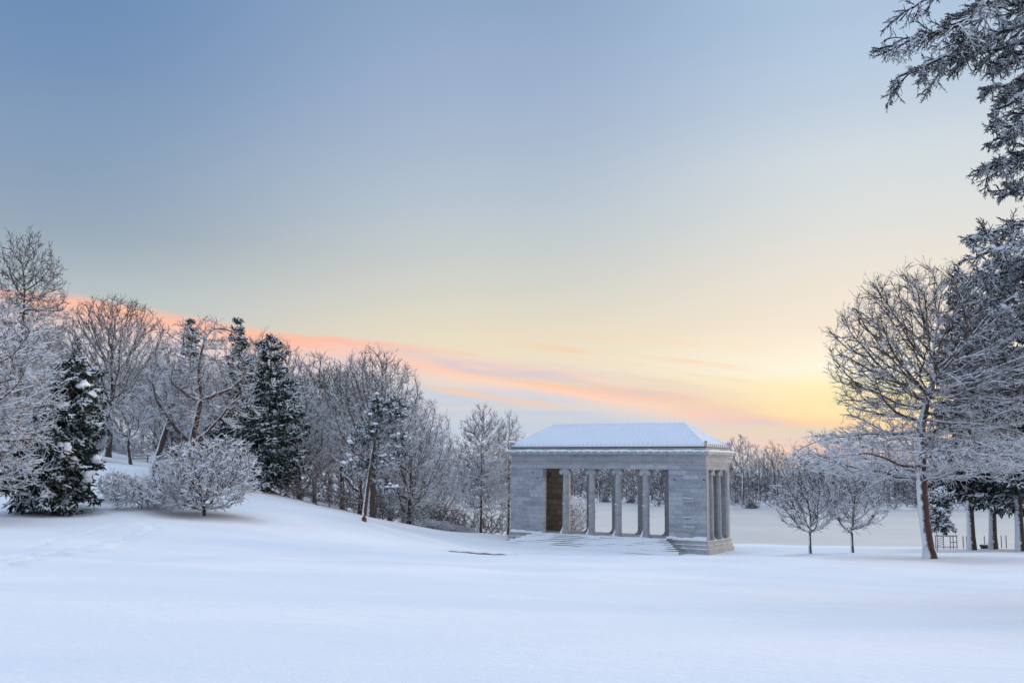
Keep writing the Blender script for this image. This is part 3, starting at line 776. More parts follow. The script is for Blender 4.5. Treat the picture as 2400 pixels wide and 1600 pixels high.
for (cx, cy) in ((.02,-.02),(.02,TL+.02),(-TW_-.02,-.02),(-TW_-.02,TL+.02)):
    a = MB(); sx_ = 1 if cx > 0 else -1; sy_ = -1 if cy < 1 else 1
    a.lathe([(.13,H4-.02),(.13,H4+.12),(.09,H4+.16),(.15,H4+.30),(.13,H4+.42),(.03,H4+.48)], cx, cy, 8)
    o = a.build('acroterion', M['stone_trim'], roof, smooth=True)
    if not (cx > 0 and cy < 1): blob_obj('snow_cap', [(cx-.05*sx_, cy, H4+.42)], [.24], int(cy*7+20), o)
# columns: ionic
def column(name, x, y, r, face='y'):
    root = MB(); zt = H1-.42
    root.lathe([(r*.995,.30),(r,.9),(r*1.0,2.2),(r*.95,3.8),(r*.86,zt+.06)], x, y, 40, flute=1, depth=r*.055)
    sh = root.build(name, M['stone_col'], temple, smooth=False)
    bs = MB(); bs.box(x-r*1.45, x+r*1.45, y-r*1.45, y+r*1.45, .0, .09)
    bs.lathe([(r*1.40,.09),(r*1.44,.13),(r*1.38,.17),(r*1.20,.19),(r*1.18,.22),(r*1.28,.25),(r*1.24,.29),(r*1.05,.32)], x, y, 24)
    bs.build('base', M['stone_trim'], sh, smooth=True)
    cp = MB(); vr_ = r*.70; zc_ = zt+.07
    cp.lathe([(r*.86,zt+.04),(r*1.02,zt+.12),(r*1.06,zt+.2),(r*.95,zt+.24)], x, y, 20)
    if face == 'y':
        for s_ in (-1, 1): cp.cyl_y(x+s_*r*1.12, zc_+.02, vr_, y-r*1.0, y+r*1.0, 20, r1=vr_*.72)
        cp.box(x-r*1.15, x+r*1.15, y-r*.98, y+r*.98, zt+.2, zt+.335)
        cp.box(x-r*1.32, x+r*1.32, y-r*1.12, y+r*1.12, zt+.335, H1)
        for s_ in (-1, 1): cp.cyl_y(x+s_*r*1.12, zc_+.02, vr_*.45, y-r*1.07, y+r*1.07, 12)
    else:
        base = len(cp.v)
        for s_ in (-1, 1): cp.cyl_y(s_*r*1.12, zc_+.02, vr_, -r*1.0, r*1.0, 20, r1=vr_*.72)
        for s_ in (-1, 1): cp.cyl_y(s_*r*1.12, zc_+.02, vr_*.45, -r*1.07, r*1.07, 12)
        for i in range(base, len(cp.v)):
            vx, vy, vz = cp.v[i]; cp.v[i] = (x-vy, y+vx, vz)
        cp.box(x-r*.98, x+r*.98, y-r*1.15, y+r*1.15, zt+.2, zt+.335)
        cp.box(x-r*1.12, x+r*1.12, y-r*1.32, y+r*1.32, zt+.335, H1)
    cp.build('capital', M['stone_trim'], sh, smooth=True)
    return sh
for k_, off in enumerate((-3.876, -1.284, 1.284, 3.876)):
    c1 = column('column', CX+off, .34, .285)
    # wind-blown snow heaped against the base and stuck to the shaft
    rr = np.random.default_rng(50+k_); Vv = []; Tt = []
    nA, nH = 14, 8
    for a_ in range(nA+1):
        for h_ in range(nH+1):
            th = math.pi*(1.42-.95*a_/nA); th = th+math.pi*0   # from left round to the front
            th = math.pi+ (a_/nA-.15)*1.9
            topz = .78*math.exp(-((a_/nA-.15)/.42)**2)+.08
            z_ = topz*h_/nH; rad = .285*1.02+(.34*(1-h_/nH)**1.5)
            Vv.append((CX+off+rad*math.cos(th), .34+rad*math.sin(th), z_+.0))
    for a_ in range(nA):
        for h_ in range(nH):
            i0 = a_*(nH+1)+h_; Tt.append((i0, i0+nH+1, i0+nH+2, i0+1))
    link('snow_drift', np_mesh('snow_drift', Vv, Tt, M['snow'], True), c1)
    for (zz, ha) in {0: [(2.62,.17)], 1: [(2.5,.06)], 2: [(2.68,.20)], 3: [(2.62,.24),(3.55,.12)]}[k_]:
        Vv = []; Tt = []
        for a_ in range(11):
            th = math.pi+(a_/10-.12)*1.75; hh_ = ha*(1-(a_/10))**1.3+.05; d_ = .05*(1-a_/10)+.012
            for (dr, dz_) in ((.0, .0), (d_, .0), (d_*.8, hh_*.3), (.002, hh_)):
                Vv.append((CX+off+(.278+dr)*math.cos(th), .34+(.278+dr)*math.sin(th), zz+dz_))
        for a_ in range(10):
            for h_ in range(3):
                i0 = a_*4+h_; Tt.append((i0, i0+4, i0+5, i0+1))
        link('stuck_snow', np_mesh('stuck_snow', Vv, Tt, M['snow'], True), c1)
for off in (-3.876, -1.284, 1.284, 3.876): column('column', CX+off, TL-.34, .285)
for yy in (1.72, 3.41):
    column('column', -.30, yy, .24, 'x'); column('column', -TW_+.30, yy, .24, 'x')
# stylobate, two courses with snow on its ledges
EB = .29; B = .97
e = MB(); e.box(-TW_-.12, .12, -.14, TL+.14, -.34, 0.0); e.build('floor', M['stone_trim'], temple, bevel=.015)
e = MB(); e.box(-TW_-.20, .20, -.22, TL+.22, -.64, -.34); e.build('plinth', M['stone_trim'], temple, bevel=.015)
e = MB(); e.box(-TW_-EB, EB, -EB-.02, TL+EB, -B-.5, -.64); e.build('plinth', M['stone_trim'], temple, bevel=.015)
def ledge(name, x0, x1, y0, y1, z, th, seed):
    rng = np.random.default_rng(seed); nx_ = max(3, int((x1-x0)/.12)); ny_ = max(3, int((y1-y0)/.12))
    gx, gy = np.meshgrid(np.linspace(x0, x1, nx_), np.linspace(y0, y1, ny_))
    ed = np.minimum.reduce([gx-x0, x1-gx, gy-y0, y1-gy]); zz = z+th*np.clip(ed/.06, .0, 1)**.5*(1+.25*np.sin(gx*2.3+seed)+.15*np.sin(gy*4+gx*5.1))-.012
    V_ = np.stack([gx, gy, zz], -1).reshape(-1, 3); idx_ = np.arange(nx_*ny_).reshape(ny_, nx_)
    Q_ = np.stack([idx_[:-1,:-1].ravel(), idx_[:-1,1:].ravel(), idx_[1:,1:].ravel(), idx_[1:,:-1].ravel()], 1)
    link(name, np_mesh(name, V_, Q_, M['snow'], True), temple)
ledge('ledge_snow', -TW_-.30, .20, -EB-.02, -.10, -.64, .07, 1)
ledge('ledge_snow', -TW_-.20, .13, -.24, -.05, -.34, .05, 2)
ledge('ledge_snow', -TW_-.12, .10, -.15, -.003, 0, .08, 3)
ledge('ledge_snow', .10, EB, -.2, TL+.2, -.64, .035, 4)
ledge('ledge_snow', .05, .21, -.2, TL+.2, -.34, .03, 5)
ledge('ledge_snow', -.0, .13, 0, TL, 0, .04, 6)
def drift(x0, x1, h, d, seed):                   # snow banked against the front wall foot
    rng = np.random.default_rng(seed); n_ = int((x1-x0)/.15); V_ = []; Q_ = []
    for i in range(n_+1):
        x_ = x0+(x1-x0)*i/n_; hh_ = h*(1+.3*math.sin(x_*1.7+seed)+.12*math.sin(x_*6)); 
        for q in range(5):
            u = q/4; V_.append((x_, -d*(1-u), .03+hh_*u**1.8))
    for i in range(n_):
        for q in range(4): a_ = i*5+q; Q_.append((a_, a_+5, a_+6, a_+1))
    link('wall_snow', np_mesh('wall_snow', V_, Q_, M['snow'], True), temple)
drift(-TW_, CX-OW-.05, .16, .13, 1); drift(CX+OW+.05, 0, .24, .13, 2)
blob_obj('snow_drift', [(CX+OW+.15,-.08,.12),(CX+OW+.5,-.06,.05)], [.33,.26], 9, temple)
# broad pyramidal steps
stp = MB(); sn_ = MB(); NS = 7; rise = B/NS; tread = .30
for k in range(NS):
    zt = -rise*(k)-.035; y1 = -.14; y0 = -.16-tread*(k+1)
    xr = -3.35+.30*k; xl = -TW_+2.55-.38*k
    stp.box(xl, xr, y0, y1, zt-rise-(.0 if k < NS-1 else .5), zt)
steps = stp.build('steps', M['stone_trim'], temple, bevel=.012)
rs = random.Random(2)
V_ = []; Q_ = []
for k in range(NS):
    zt = -rise*k-.035; y0 = -.16-tread*(k+1); y1 = y0+tread+.02 if k else -.145
    xr = -3.35+.30*k; xl = -TW_+2.55-.38*k; n_ = 140; base = len(V_)
    for i in range(n_+1):
        x_ = xl-.05+(xr-xl+.10)*i/n_
        # heaped snow buries most risers; the middle left stays swept so that dark risers show
        dark = math.exp(-((x_-(CX-3.0))/1.5)**2)*1.0+.35*max(0, math.sin(x_*1.3+k*.9))*.5+.9*math.exp(-((x_-xr+.2)/.5)**2)
        spill = rise*max(.10, min(1.05, .70+.22*math.sin(x_*.9+k*1.7)-dark*.75+rs.uniform(-.10,.10)))
        th = .05+.012*math.sin(x_*3+k)
        if k > 5: spill = max(spill, rise*1.6)
        V_ += [(x_, y0-.03-rs.uniform(0,.01), zt-spill), (x_, y0-.015, zt+th*.6), (x_, y0+tread*.4, zt+th), (x_, y1, zt+th*1.1)]
    for i in range(n_):
        for q in range(3): a_ = base+i*4+q; Q_.append((a_, a_+4, a_+5, a_+1))
link('step_snow', np_mesh('step_snow', V_, Q_, M['snow'], True), steps)
# stone blocks that project from the right pier, with snow on them
for (pa, pb, qa, qb, dep) in ((1602.5,1628,1166,1178,.09),(1602,1628.5,1233,1247,.06),(1601,1621,1211,1213.5,.05)):
    xa, za = face_local(pa, qa); xb, zb = face_local(pb, qb)
    o = MB().box(xa, xb, -dep, .002, zb, za).build('projecting_block', M['stone_trim'], temple, bevel=.01)
    snow_strip('block_snow', [(xa,-dep,za),(xb,-dep,za)], (0,1,0), .035, za, o, w0=dep)
for (px_, py_) in ((1260.5,1119),(1249,1107),(1580.5,1123.5),(1650,1124)):
    xa, za = face_local(px_, py_); MB().box(xa-.05, xa+.05, -.05, .01, za-.06, za+.06).build('wall_fixture', M['metal'], temple)

# low stone edging in front of the pavilion
p0 = at(1030, 1288.0, 66); p1 = at(1215, 1297.8, 68.6)
kb = empty('stone_edging', p0)
tag(kb, 'dark low stone edging half buried in snow left of the pavilion steps', 'edging')
d_ = p1-p0; mb = MB(); n_ = 16; sd_ = Vector((-d_.y, d_.x, 0)).normalized()*.4
V_ = []
for i in range(n_+1):
    s_ = i/n_; p = d_*s_; hgt = .26*(1-.45*s_)*min(1, .25+s_*6)*(1+.0*i)
    for (q, zz) in ((0, -.9), (0, .0), (1, .0), (1, -.9)):
        pp = p+sd_*q; V_.append((pp.x, pp.y, p.z+zz-(.10*(.5+.5*math.sin(i*1.9))*s_+.35*max(0,1-s_*9) if zz == 0 else 0)))
F_ = []
for i in range(n_):
    for q in range(4): q2 = (q+1) % 4; F_.append((i*4+q, i*4+q2, (i+1)*4+q2, (i+1)*4+q))
F_ += [(3,2,1,0), tuple(n_*4+q for q in range(4))]
mb.add(V_, F_).build('edge_stone', M['stone_in'], kb)
V_ = []; F_ = []
for i in range(n_+1):
    s_ = i/n_; p = d_*s_; hgt = .26*(1-.45*s_)*min(1, .25+s_*6)
    for q_, (q, zz) in enumerate(((-.06,-.03),(-.05,.06),(.3,.10),(1.6,.06),(4.5,-.25),(9.0,-1.0))):
        pp = p+sd_*q; V_.append((pp.x, pp.y, p.z+zz-(.10*(.5+.5*math.sin(i*1.9))*s_ if q_ < 3 else 0)-.35*max(0,1-s_*9)))
for i in range(n_):
    for q in range(5): a_ = i*6+q; F_.append((a_, a_+6, a_+7, a_+1))
snb = MB().add(V_, F_).build('snow_bank', M['snow'], kb, smooth=True)

# ------------------------------------------------------------------ woods on the left
def G(px, Y): return on_ground(px, Y)
def mh(py, Y): return at(1200, py, Y).z            # height seen at that row, Y metres out
# left edge: tall snowy tree reaching in
b_ = G(-115, 62); H = mh(690, 62)-b_.z
d = colony_tree(1, [((1.2,0,H*.58),(4.7,5.0,H*.42)), ((2.0,-.5,H*.28),(3.9,3.6,H*.20))], [(0,0,0),(.2,0,2),(.5,0,H*.5)], .30, n_attr=4200, kill=.5, up=.0, twigs=4, twig_snow=.03, snow=.07)
place(make_tree('bare_tree', d, 'bark', 'twig'), b_, 0, 1, 'tall snow-laden bare tree at the left edge with branches reaching over the conifer')
# second tall upright one whose pointed top shows at the edge
b_ = G(25, 84); H = mh(548, 84)-b_.z
d = colony_tree(2, [((0,0,H*.58),(3.7,3.7,H*.42))], [(0,0,0),(.1,0,3),(0,.1,H*.75)], .26, n_attr=4200, kill=.42, up=.25, twigs=4, twig_up=.3)
place(make_tree('bare_tree', d, 'bark', 'twig', .8), b_, 0, 1, 'bare tree at the left edge whose pointed top is the highest of the wood')
# broad round tree behind
b_ = G(250, 108); H = mh(703, 108)-b_.z
d = colony_tree(3, [((0,0,H*.64),(6.2,5.6,H*.36))], [(0,0,0),(.15,0,2),(0,.1,H*.34)], .36, n_attr=6500, kill=.46, up=.10, noise=.22, shell=.6, twigs=4, twig_up=.2)
round_data = d
rt = make_tree('bare_tree', d, 'bark', 'twig', .8)
place(rt, b_, 0, 1, 'broad round-topped bare tree behind the snowy conifer')
# leaning dark trunk
b_ = G(357, 88); H = 10.5
d = colony_tree(4, [((2.3,0,H*.66),(3.6,3.4,H*.34))], [(0,0,0),(.7,0,2.6),(1.3,0,5.0)], .27, n_attr=1800, kill=.5, up=.1, noise=.3)
place(make_tree('bare_tree', d, 'bark', 'twig'), b_, 0, 1, 'dark leaning tree on the snowy bank right of the conifer')
b_ = G(306, 99); H = 6.5
d = colony_tree(5, [((-.5,0,H*.66),(2.4,2.3,H*.34))], [(0,0,0),(-.4,0,1.6),(-.3,0,3.0)], .15, n_attr=1000, kill=.4, up=.1, noise=.3)
place(make_tree('bare_tree', d, 'bark', 'twig'), b_, 0, 1, 'small crooked tree on the bank left of the dark leaning tree')
# main limby tree
b_ = G(440, 84); H = mh(745, 84)-b_.z
d = colony_tree(16, [((.7,0,H*.66),(4.6,3.8,H*.34)),((1.5,-.5,H*.42),(4.4,3.0,H*.13))], [(0,0,0),(.1,0,3.3),(.5,0,5.5),(.75,0,7.3),(.35,0,9.0),(.45,.1,10.4),(.9,.1,12.2)], .34, n_attr=3200, kill=.6, up=.05, noise=.32, twigs=4, snow=.12, limbs=[[(.1,0,3.3),(-.9,-.3,4.2),(-2.0,-.4,5.7),(-3.0,-.2,7.0),(-3.4,0,8.6)], [(.1,0,3.3),(1.4,-.5,4.1),(2.6,-.7,5.4),(3.6,-.5,6.9),(5.0,-.4,7.6)], [(.6,0,6.6),(2.0,.2,7.4),(3.4,.3,8.0),(4.6,.2,9.3)], [(.6,0,6.6),(-.8,.2,7.5),(-2.2,.3,8.3)]])
place(make_tree('bare_tree', d, 'bark_red', 'twig', .5), b_, 0, 1, 'crooked brown-trunked tree with long snow-lined limbs above the crabapple')
# spruces
b_ = G(556, 97); H = mh(752, 97)-b_.z
sp = conifer(7, H, 3.8, .24, z0=.05, nb=125, droop=-.20, up=.10, kside=20, kspray=5, snow=.065, fol_r=.05, spray=.34, tiers=19, shape=lambda t: (1-t)**.85*.97+.05)
def mk_con(name, sp, needle='needle', bark='bark'):
    root = empty(name, (0,0,0)); link('trunk', np_mesh('trunk', *sp[0], M[bark], True), root); link('crown', np_mesh('crown', *sp[1], M[needle], False), root); return root
c0 = mk_con('spruce_tree', sp); place(c0, b_, 0, 1, 'tall dark spruce with pointed top, left one of the two spruces', 'tree')
b_ = G(628, 92); H = mh(792, 92)-b_.z
sp2 = conifer(8, H, 4.5, .25, z0=.04, nb=125, droop=-.26, up=.10, kside=20, kspray=5, snow=.065, fol_r=.05, spray=.34, tiers=17, shape=lambda t: (1-t)**.62*.98+.04)
c1 = mk_con('spruce_tree', sp2); place(c1, b_, 0, 1, 'dense dark spruce with drooping snow-edged boughs down to the slope, right one of the two')
c4 = copy_tree(c1); place(c4, G(520, 101), 2.0, (.8,.8,.72), 'shorter dark spruce filling the gap below and left of the tall spruce')
b_ = G(436, 125); H = mh(757, 125)-b_.z
c2 = copy_tree(c0); place(c2, b_, 1.0, H/(mh(752,97)-G(556,97).z), 'far spruce of which only the tip shows between bare crowns')
b_ = G(160, 122); c3 = copy_tree(c0); place(c3, b_, 2.2, (.7,.7,.80), 'dark spruce half hidden inside the round bare tree')
# near conifer
b_ = G(120, 70); H = mh(845,70)-b_.z
def skew1(D, ti): return 1+.22*(-D[:,0])*(ti < .5)+.0*ti
sp3 = conifer(9, H, 3.9, .22, z0=.12, nb=185, droop=-.26, up=-.03, kside=14, kspray=6, snow=.06, fol_r=.055, shape=lambda t: np.clip((1-t)**.42*.95*(.80+.2*np.clip(t*6,0,1)), .10, 1), ang=1.5, skew=skew1, lean=(.13,0), spray=.38, gn=.12)
root = mk_con('conifer_tree', sp3, 'needle', 'bark_red'); bp_ = sp3[2]
rng = np.random.default_rng(5); ids = rng.choice(len(bp_), 80, replace=False); sel = []; rad_ = []
for i in ids:
    k = rng.integers(4, 8); p = bp_[i, k]
    if p[1] < .6 and p[2] < H*.85:
        for q in range(rng.integers(2, 5)):
            sel.append(p+rng.normal(0, .20, 3)*[1,1,.5]+[0,0,.08]); rad_.append(rng.uniform(.10, .34))
crown_with_snow(root, sp3[1], sel, rad_, 3, 'needle', flat=.85, jit=.34)
place(root, b_, 0, 1, 'bushy dark green conifer with heavy snow clumps, alone in front of the wood')
# crabapple and shrubs
b_ = G(475, 70)
crab_data = colony_tree(10, [((0,0,2.6),(3.9,3.2,2.5)),((-1.5,0,2.0),(2.8,2.4,1.7)),((1.2,.3,3.4),(2.4,2.0,1.9))], [(0,0,0),(.05,0,.7),(-.1,.1,1.2)], .15, n_attr=4200, step=.22, kill=.30, up=.0, noise=.32, shell=.7, twigs=4, twig_len=.42, twig_snow=.04, snow=.05)
crab = make_tree('crabapple_tree', crab_data, 'bark_red', 'twig_white')
place(crab, b_, 0, 1, 'small round crabapple tree thick with snowy twigs in front of the spruces')
shrub_d = colony_tree(11, [((0,0,1.15),(2.5,1.9,1.15)),((1.3,0,.6),(1.2,1.2,.7)),((-1.2,.2,.9),(1.1,1.2,.9))], [(0,0,0),(.05,0,.25),(0,.1,.5)], .07, n_attr=1300, step=.2, kill=.28, up=-.12, noise=.35, shell=.7, twigs=3, twig_len=.42, twig_up=-.1, twig_snow=.045, snow=.06, flare=.1)
shrub = make_tree('shrub', shrub_d, 'twig', 'twig_white')
place(shrub, G(330, 72), 0, (1.0,1,1.05), 'snow-buried arching shrub between the conifer and the crabapple', 'shrub')
s2 = copy_tree(shrub); place(s2, G(275, 76), 2, (.8,.8,.9), 'lower snow-buried shrub just right of the conifer', 'shrub')
s2 = copy_tree(shrub); place(s2, G(395, 74), 1, (.8,.8,.95), 'snowy shrub touching the left side of the crabapple', 'shrub')
# middle wood
b_ = G(868, 96); H = mh(816, 96)-b_.z
d = colony_tree(12, [((0,0,H*.60),(4.9,4.6,H*.40))], [(0,0,0),(.1,0,2.5),(0,.1,H*.32)], .34, n_attr=6000, kill=.44, up=.10, noise=.22, shell=.6, twigs=4, twig_up=.2)
mid = make_tree('bare_tree', d, 'bark', 'twig', .6); place(mid, b_, 0, 1, 'tall bare tree with domed top behind the small pine')
b_ = G(955, 100); H = mh(925, 100)-b_.z
d = colony_tree(13, [((.3,0,H*.50),(4.4,4.2,H*.50))], [(0,0,0),(.0,0,.8),(.1,.1,2.0)], .26, n_attr=5200, kill=.44, up=.05, noise=.2, shell=.6, twigs=4, twig_snow=.03)
fan = make_tree('bare_tree', d, 'bark_red', 'twig'); place(fan, b_, 0, 1, 'low spreading tree with fanned frosty branches right of the domed tree')
b_ = G(1125, 100); H = mh(952, 100)-b_.z
d = colony_tree(14, [((.1,0,H*.58),(2.7,2.6,H*.43)),((0,0,H*.30),(2.9,2.8,H*.17))], [(0,0,0),(.05,0,2),(0,.1,H*.7)], .16, n_attr=3600, step=.3, kill=.40, up=.22, twigs=4, twig_up=.3)
up = make_tree('bare_tree', d, 'bark', 'twig', .4); place(up, b_, 0, 1, 'upright bare tree left of the pavilion with dark lower trunk')
b_ = G(1190, 104); H = mh(962, 104)-b_.z
d = colony_tree(15, [((.0,0,H*.54),(1.8,1.8,H*.47))], [(0,0,0),(.05,0,2),(0,.1,H*.75)], .15, n_attr=2400, step=.3, kill=.40, up=.22, twigs=4, twig_up=.3)
up2 = make_tree('bare_tree', d, 'bark', 'twig'); place(up2, b_, 0, 1, 'slim bare tree standing against the left corner of the pavilion')
# small snow-clumped pine in front
b_ = G(852, 80); H = mh(925, 80)-b_.z
spp = colony_tree(17, [((1.7,0,8.5),(1.7,1.3,1.15),1.6),((.5,0,6.9),(1.3,1.1,.9)),((2.5,0,6.3),(.9,.8,.7)),((2.9,0,5.0),(.7,.6,.6)),((-1.1,0,4.1),(.7,.6,.9),1.5),((1.7,0,2.5),(.9,.8,.6),1.4),((-.9,0,6.0),(.7,.6,.6)),((1.6,0,4.6),(.8,.7,.6),1.2)],
    [(0,0,0),(.3,0,3.2),(.75,0,6.6),(1.1,0,8.2),(1.6,0,9.0)], .17, n_attr=1100, step=.22, kill=.27, up=.05, noise=.3, shell=.8, tip_r=.016, twigs=14, twig_len=.30, twig_ang=.9, twig_up=.0, snow=.05, twig_snow=.03, split=.035, twig_r=.028, tw2=3)
root = mk_con('pine_tree', spp, 'needle_snowy', 'bark_red'); rng = np.random.default_rng(8); sel = []; rad_ = []
for (cx_, cz_, rx_, rz_, k_) in ((1.7,8.7,1.5,.9,26),(.5,7.1,1.1,.7,12),(2.5,6.5,.8,.5,9),(-1.1,4.5,.6,.7,12),(1.7,2.7,.8,.4,10),(1.6,4.8,.7,.4,9),(-.9,6.2,.5,.4,5)):
    for q in range(k_):
        p = np.array([cx_,0,cz_])+rng.normal(0,.5,3)*[rx_,1.0,rz_]; p[1] -= .25
        sel.append(p); rad_.append(rng.uniform(.08,.20))
crown_with_snow(root, spp[1], sel, rad_, 4, 'needle_snowy', flat=.75)
place(root, b_, 0, 1, 'thin leaning pine with snow pillows on ragged boughs in front of the middle wood')

# background wood: copies with their own size and turn
sources = [rt, mid, up, fan]
rng = np.random.default_rng(77)
def filler(px, Y, top, src, label, group=None, w=1.0):
    o = copy_tree(src); p = G(px, Y); o.location = p
    src_h = {0:mh(703,108)-G(250,108).z, 1:mh(816,96)-G(868,96).z, 2:mh(952,100)-G(1125,100).z, 3:mh(925,100)-G(955,100).z}[sources.index(src)]
    s_ = (mh(top, Y)-p.z)/src_h; o.scale = (s_*w, s_*w, s_); o.rotation_euler = (0,0,rng.uniform(0,6.28))
    tag(o, label, 'tree', group); return o
GR = 'bare trees standing deeper in the left wood'
LB = 'frosty bare tree deep in the left wood, half hidden by the trees before it'
filler(735, 108, 835, up, 'slender bare tree whose top stands between the spruces and the domed tree', w=1.25)
filler(610, 116, 785, mid, 'bare tree whose crown shows just behind the right spruce top')
filler(700, 100, 900, fan, 'low frosty tree directly right of the drooping spruce')
filler(800, 106, 860, rt, 'bare tree merging with the left side of the domed tree')
filler(1010, 118, 1000, fan, 'frosty low tree farthest down the wooded slope toward the lake', w=.8)
for px_, Y_, top_, sr_ in [(60,112,770,rt),(150,128,830,mid),(330,126,850,mid),(400,112,870,fan),(520,120,860,rt),(480,104,910,mid),(30,98,860,fan),(200,100,920,fan),(360,140,830,up),
                           (660,125,880,mid),(770,122,880,mid),(560,135,860,mid),(280,150,850,rt),(840,118,900,fan),(910,125,930,mid),(90,140,790,mid)]:
    filler(px_, Y_, top_, sr_, LB, GR)
# undergrowth along the foot of the wood
brush_d = colony_tree(21, [((0,0,1.3),(1.9,1.6,1.35))], [(0,0,0),(.05,0,.2),(0,.1,.35)], .06, n_attr=420, step=.25, kill=.42, up=.15, noise=.35, twigs=3, twig_len=.5, twig_up=.1, twig_snow=.012, snow=.02, flare=.1, tw2=1)
brush = make_tree('brush', brush_d, 'twig_far', 'twig_far')
k = 0
for px_ in list(range(690, 1190, 26)):
    o = brush if k == 0 else copy_tree(brush); Y_ = np.interp(px_, [690,860,1190], [91,98,108])+rng.uniform(-1,3)
    place(o, G(px_+rng.uniform(-8,8), Y_), rng.uniform(0,6), rng.uniform(.7,1.25), 'twiggy brown brush at the foot of the middle wood', 'brush', 'brush along the foot of the wood'); k += 1
for px_ in range(520, 690, 34):
    o = copy_tree(brush); place(o, G(px_, 100+rng.uniform(0,6)), rng.uniform(0,6), 1.1, 'twiggy brush in the dark under the two spruces', 'brush', 'brush under the spruces')
for px_ in range(-10, 330, 40):
    o = copy_tree(shrub); place(o, G(px_, 116+rng.uniform(0,8)), rng.uniform(0,6), rng.uniform(.8,1.2), 'snowy shrub on the crest of the bank behind the conifer', 'shrub', 'shrubs on the bank crest')
# snowed-over brush pile beside the slope
k = 0
for px_, Y_ in [(1000,99),(1030,100),(1062,102),(1090,103)]:
    o = copy_tree(shrub); place(o, G(px_, Y_), px_, (.62,.62,.42), 'low snow-covered shrub in the row left of the upright tree', 'shrub', 'low shrubs by the slope')
# rail fence on the bank
fp = G(345, 112); fe = empty('rail_fence', fp); tag(fe, 'short snow-topped rail fence on the bank crest behind the leaning tree', 'fence')
for x_ in (-1.6, 0, 1.6): MB().box(x_-.06, x_+.06, -.06, .06, -.3, .75).build('post', M['wood'], fe)
for z_ in (.3, .62):
    rl = MB().box(-1.6, 1.6, -.035, .035, z_, z_+.09).build('rail', M['wood'], fe); MB().box(-1.6, 1.6, -.05, .05, z_+.091, z_+.15).build('rail_snow', M['snow'], rl)

# little tree behind the pavilion's left pier
o = copy_tree(crab); place(o, G(1325, 107), 1.3, (1.0,1.0,.80), 'small snowy tree behind the pavilion seen between its left columns')

# ------------------------------------------------------------------ right side
b_ = at(2180, 1312, 62); b_.z = g1(b_.x, b_.y); H = mh(603, 62)-b_.z
d = colony_tree(31, [((1.0,0,H*.655),(6.8,5.4,H*.35),1.5), ((-.8,0,H*.34),(7.6,5.6,H*.10),2.8), ((2.8,-.3,H*.36),(6.6,4.5,H*.08),1.2)],
    [(0,0,0),(-.25,0,2.2),(-.35,0,4.6),(-.25,0,7.6),(.15,0,9.2),(.55,0,10.2)], .34, n_attr=11000, step=.34, kill=.44, up=.05, noise=.22, shell=.55, twigs=4, twig_len=.7, twig_up=.08, snow=.08, twig_snow=.015, twig_r=.0075)
big = make_tree('bare_tree', d, 'bark_red', 'twig', .97, (.30,.62))
place(big, b_, 0, 1, 'large bare tree with snow-plastered trunk glowing against the sunset on the right')
# two young trees
yd = colony_tree(32, [((0,0,3.6),(3.0,2.7,2.4)),((-.4,0,4.6),(2.0,1.9,1.9))], [(0,0,0),(.03,0,1.2),(0,.05,1.8)], .11, n_attr=1600, step=.28, kill=.42, up=.10, noise=.2, shell=.8, twigs=4, twig_len=.6, twig_snow=.015)
y1 = make_tree('young_tree', yd, 'bark', 'twig_dark'); place(y1, G(1898, 78), 0, (1,1,1.08), 'young spreading tree on the shore, left one of the pair right of the pavilion')
yd2 = colony_tree(33, [((.3,0,3.9),(2.8,2.7,2.6)),((.6,0,5.2),(1.6,1.5,1.8))], [(0,0,0),(-.04,0,1.3),(.05,.05,2.1)], .11, n_attr=1500, step=.28, kill=.44, up=.14, noise=.22, shell=.8, twigs=4, twig_len=.6, twig_snow=.015)
y2 = make_tree('young_tree', yd2, 'bark', 'twig_dark'); place(y2, G(1998, 80), 0, (1,1,1.05), 'young spreading tree on the shore, right one of the pair, nearer the big tree')
# evergreens at the right edge
def rev(seed, px, py, Y, top, rad, lab, z0=.22, nd='needle_bare'):
    b_ = at(px, py, Y); b_.z = g1(b_.x, b_.y); H = mh(top, Y)-b_.z
    s_ = conifer(seed, H, rad, .36, z0=z0, nb=190, droop=-.05, up=.0, kside=15, kspray=5, snow=.04, fol_r=.07, shape=lambda t: np.clip(1-t, .1, 1)**.55, ang=1.5, spray=.45, gn=.1)
    r_ = mk_con('pine_tree', s_, nd, 'bark'); place(r_, b_, 0, 1, lab); return r_
e1 = rev(41, 2278, 1287, 90, 630, 4.6, 'dark evergreen behind the big bare tree, its thick trunk first right of the wooden frame')
e2 = rev(42, 2328, 1286, 91, 690, 4.4, 'dark evergreen with snow-plastered trunk, second right of the wooden frame')
e3 = rev(43, 2392, 1292, 84, 560, 4.4, 'dark evergreen at the right edge with snow on its low boughs', z0=.14)
sp5 = conifer(44, 4.6, 1.5, .06, z0=.40, nb=46, droop=-.15, up=-.03, kside=10, kspray=5, snow=.06, fol_r=.05, shape=lambda t: .9-.35*t, ang=1.4, spray=.3, gn=.14, skew=lambda D, ti: 1+.5*D[:,0])
r_ = mk_con('young_conifer', sp5, 'needle'); place(r_, G(2196, 84), 0, 1, 'young snow-clumped conifer before the wooden frame under the big tree')

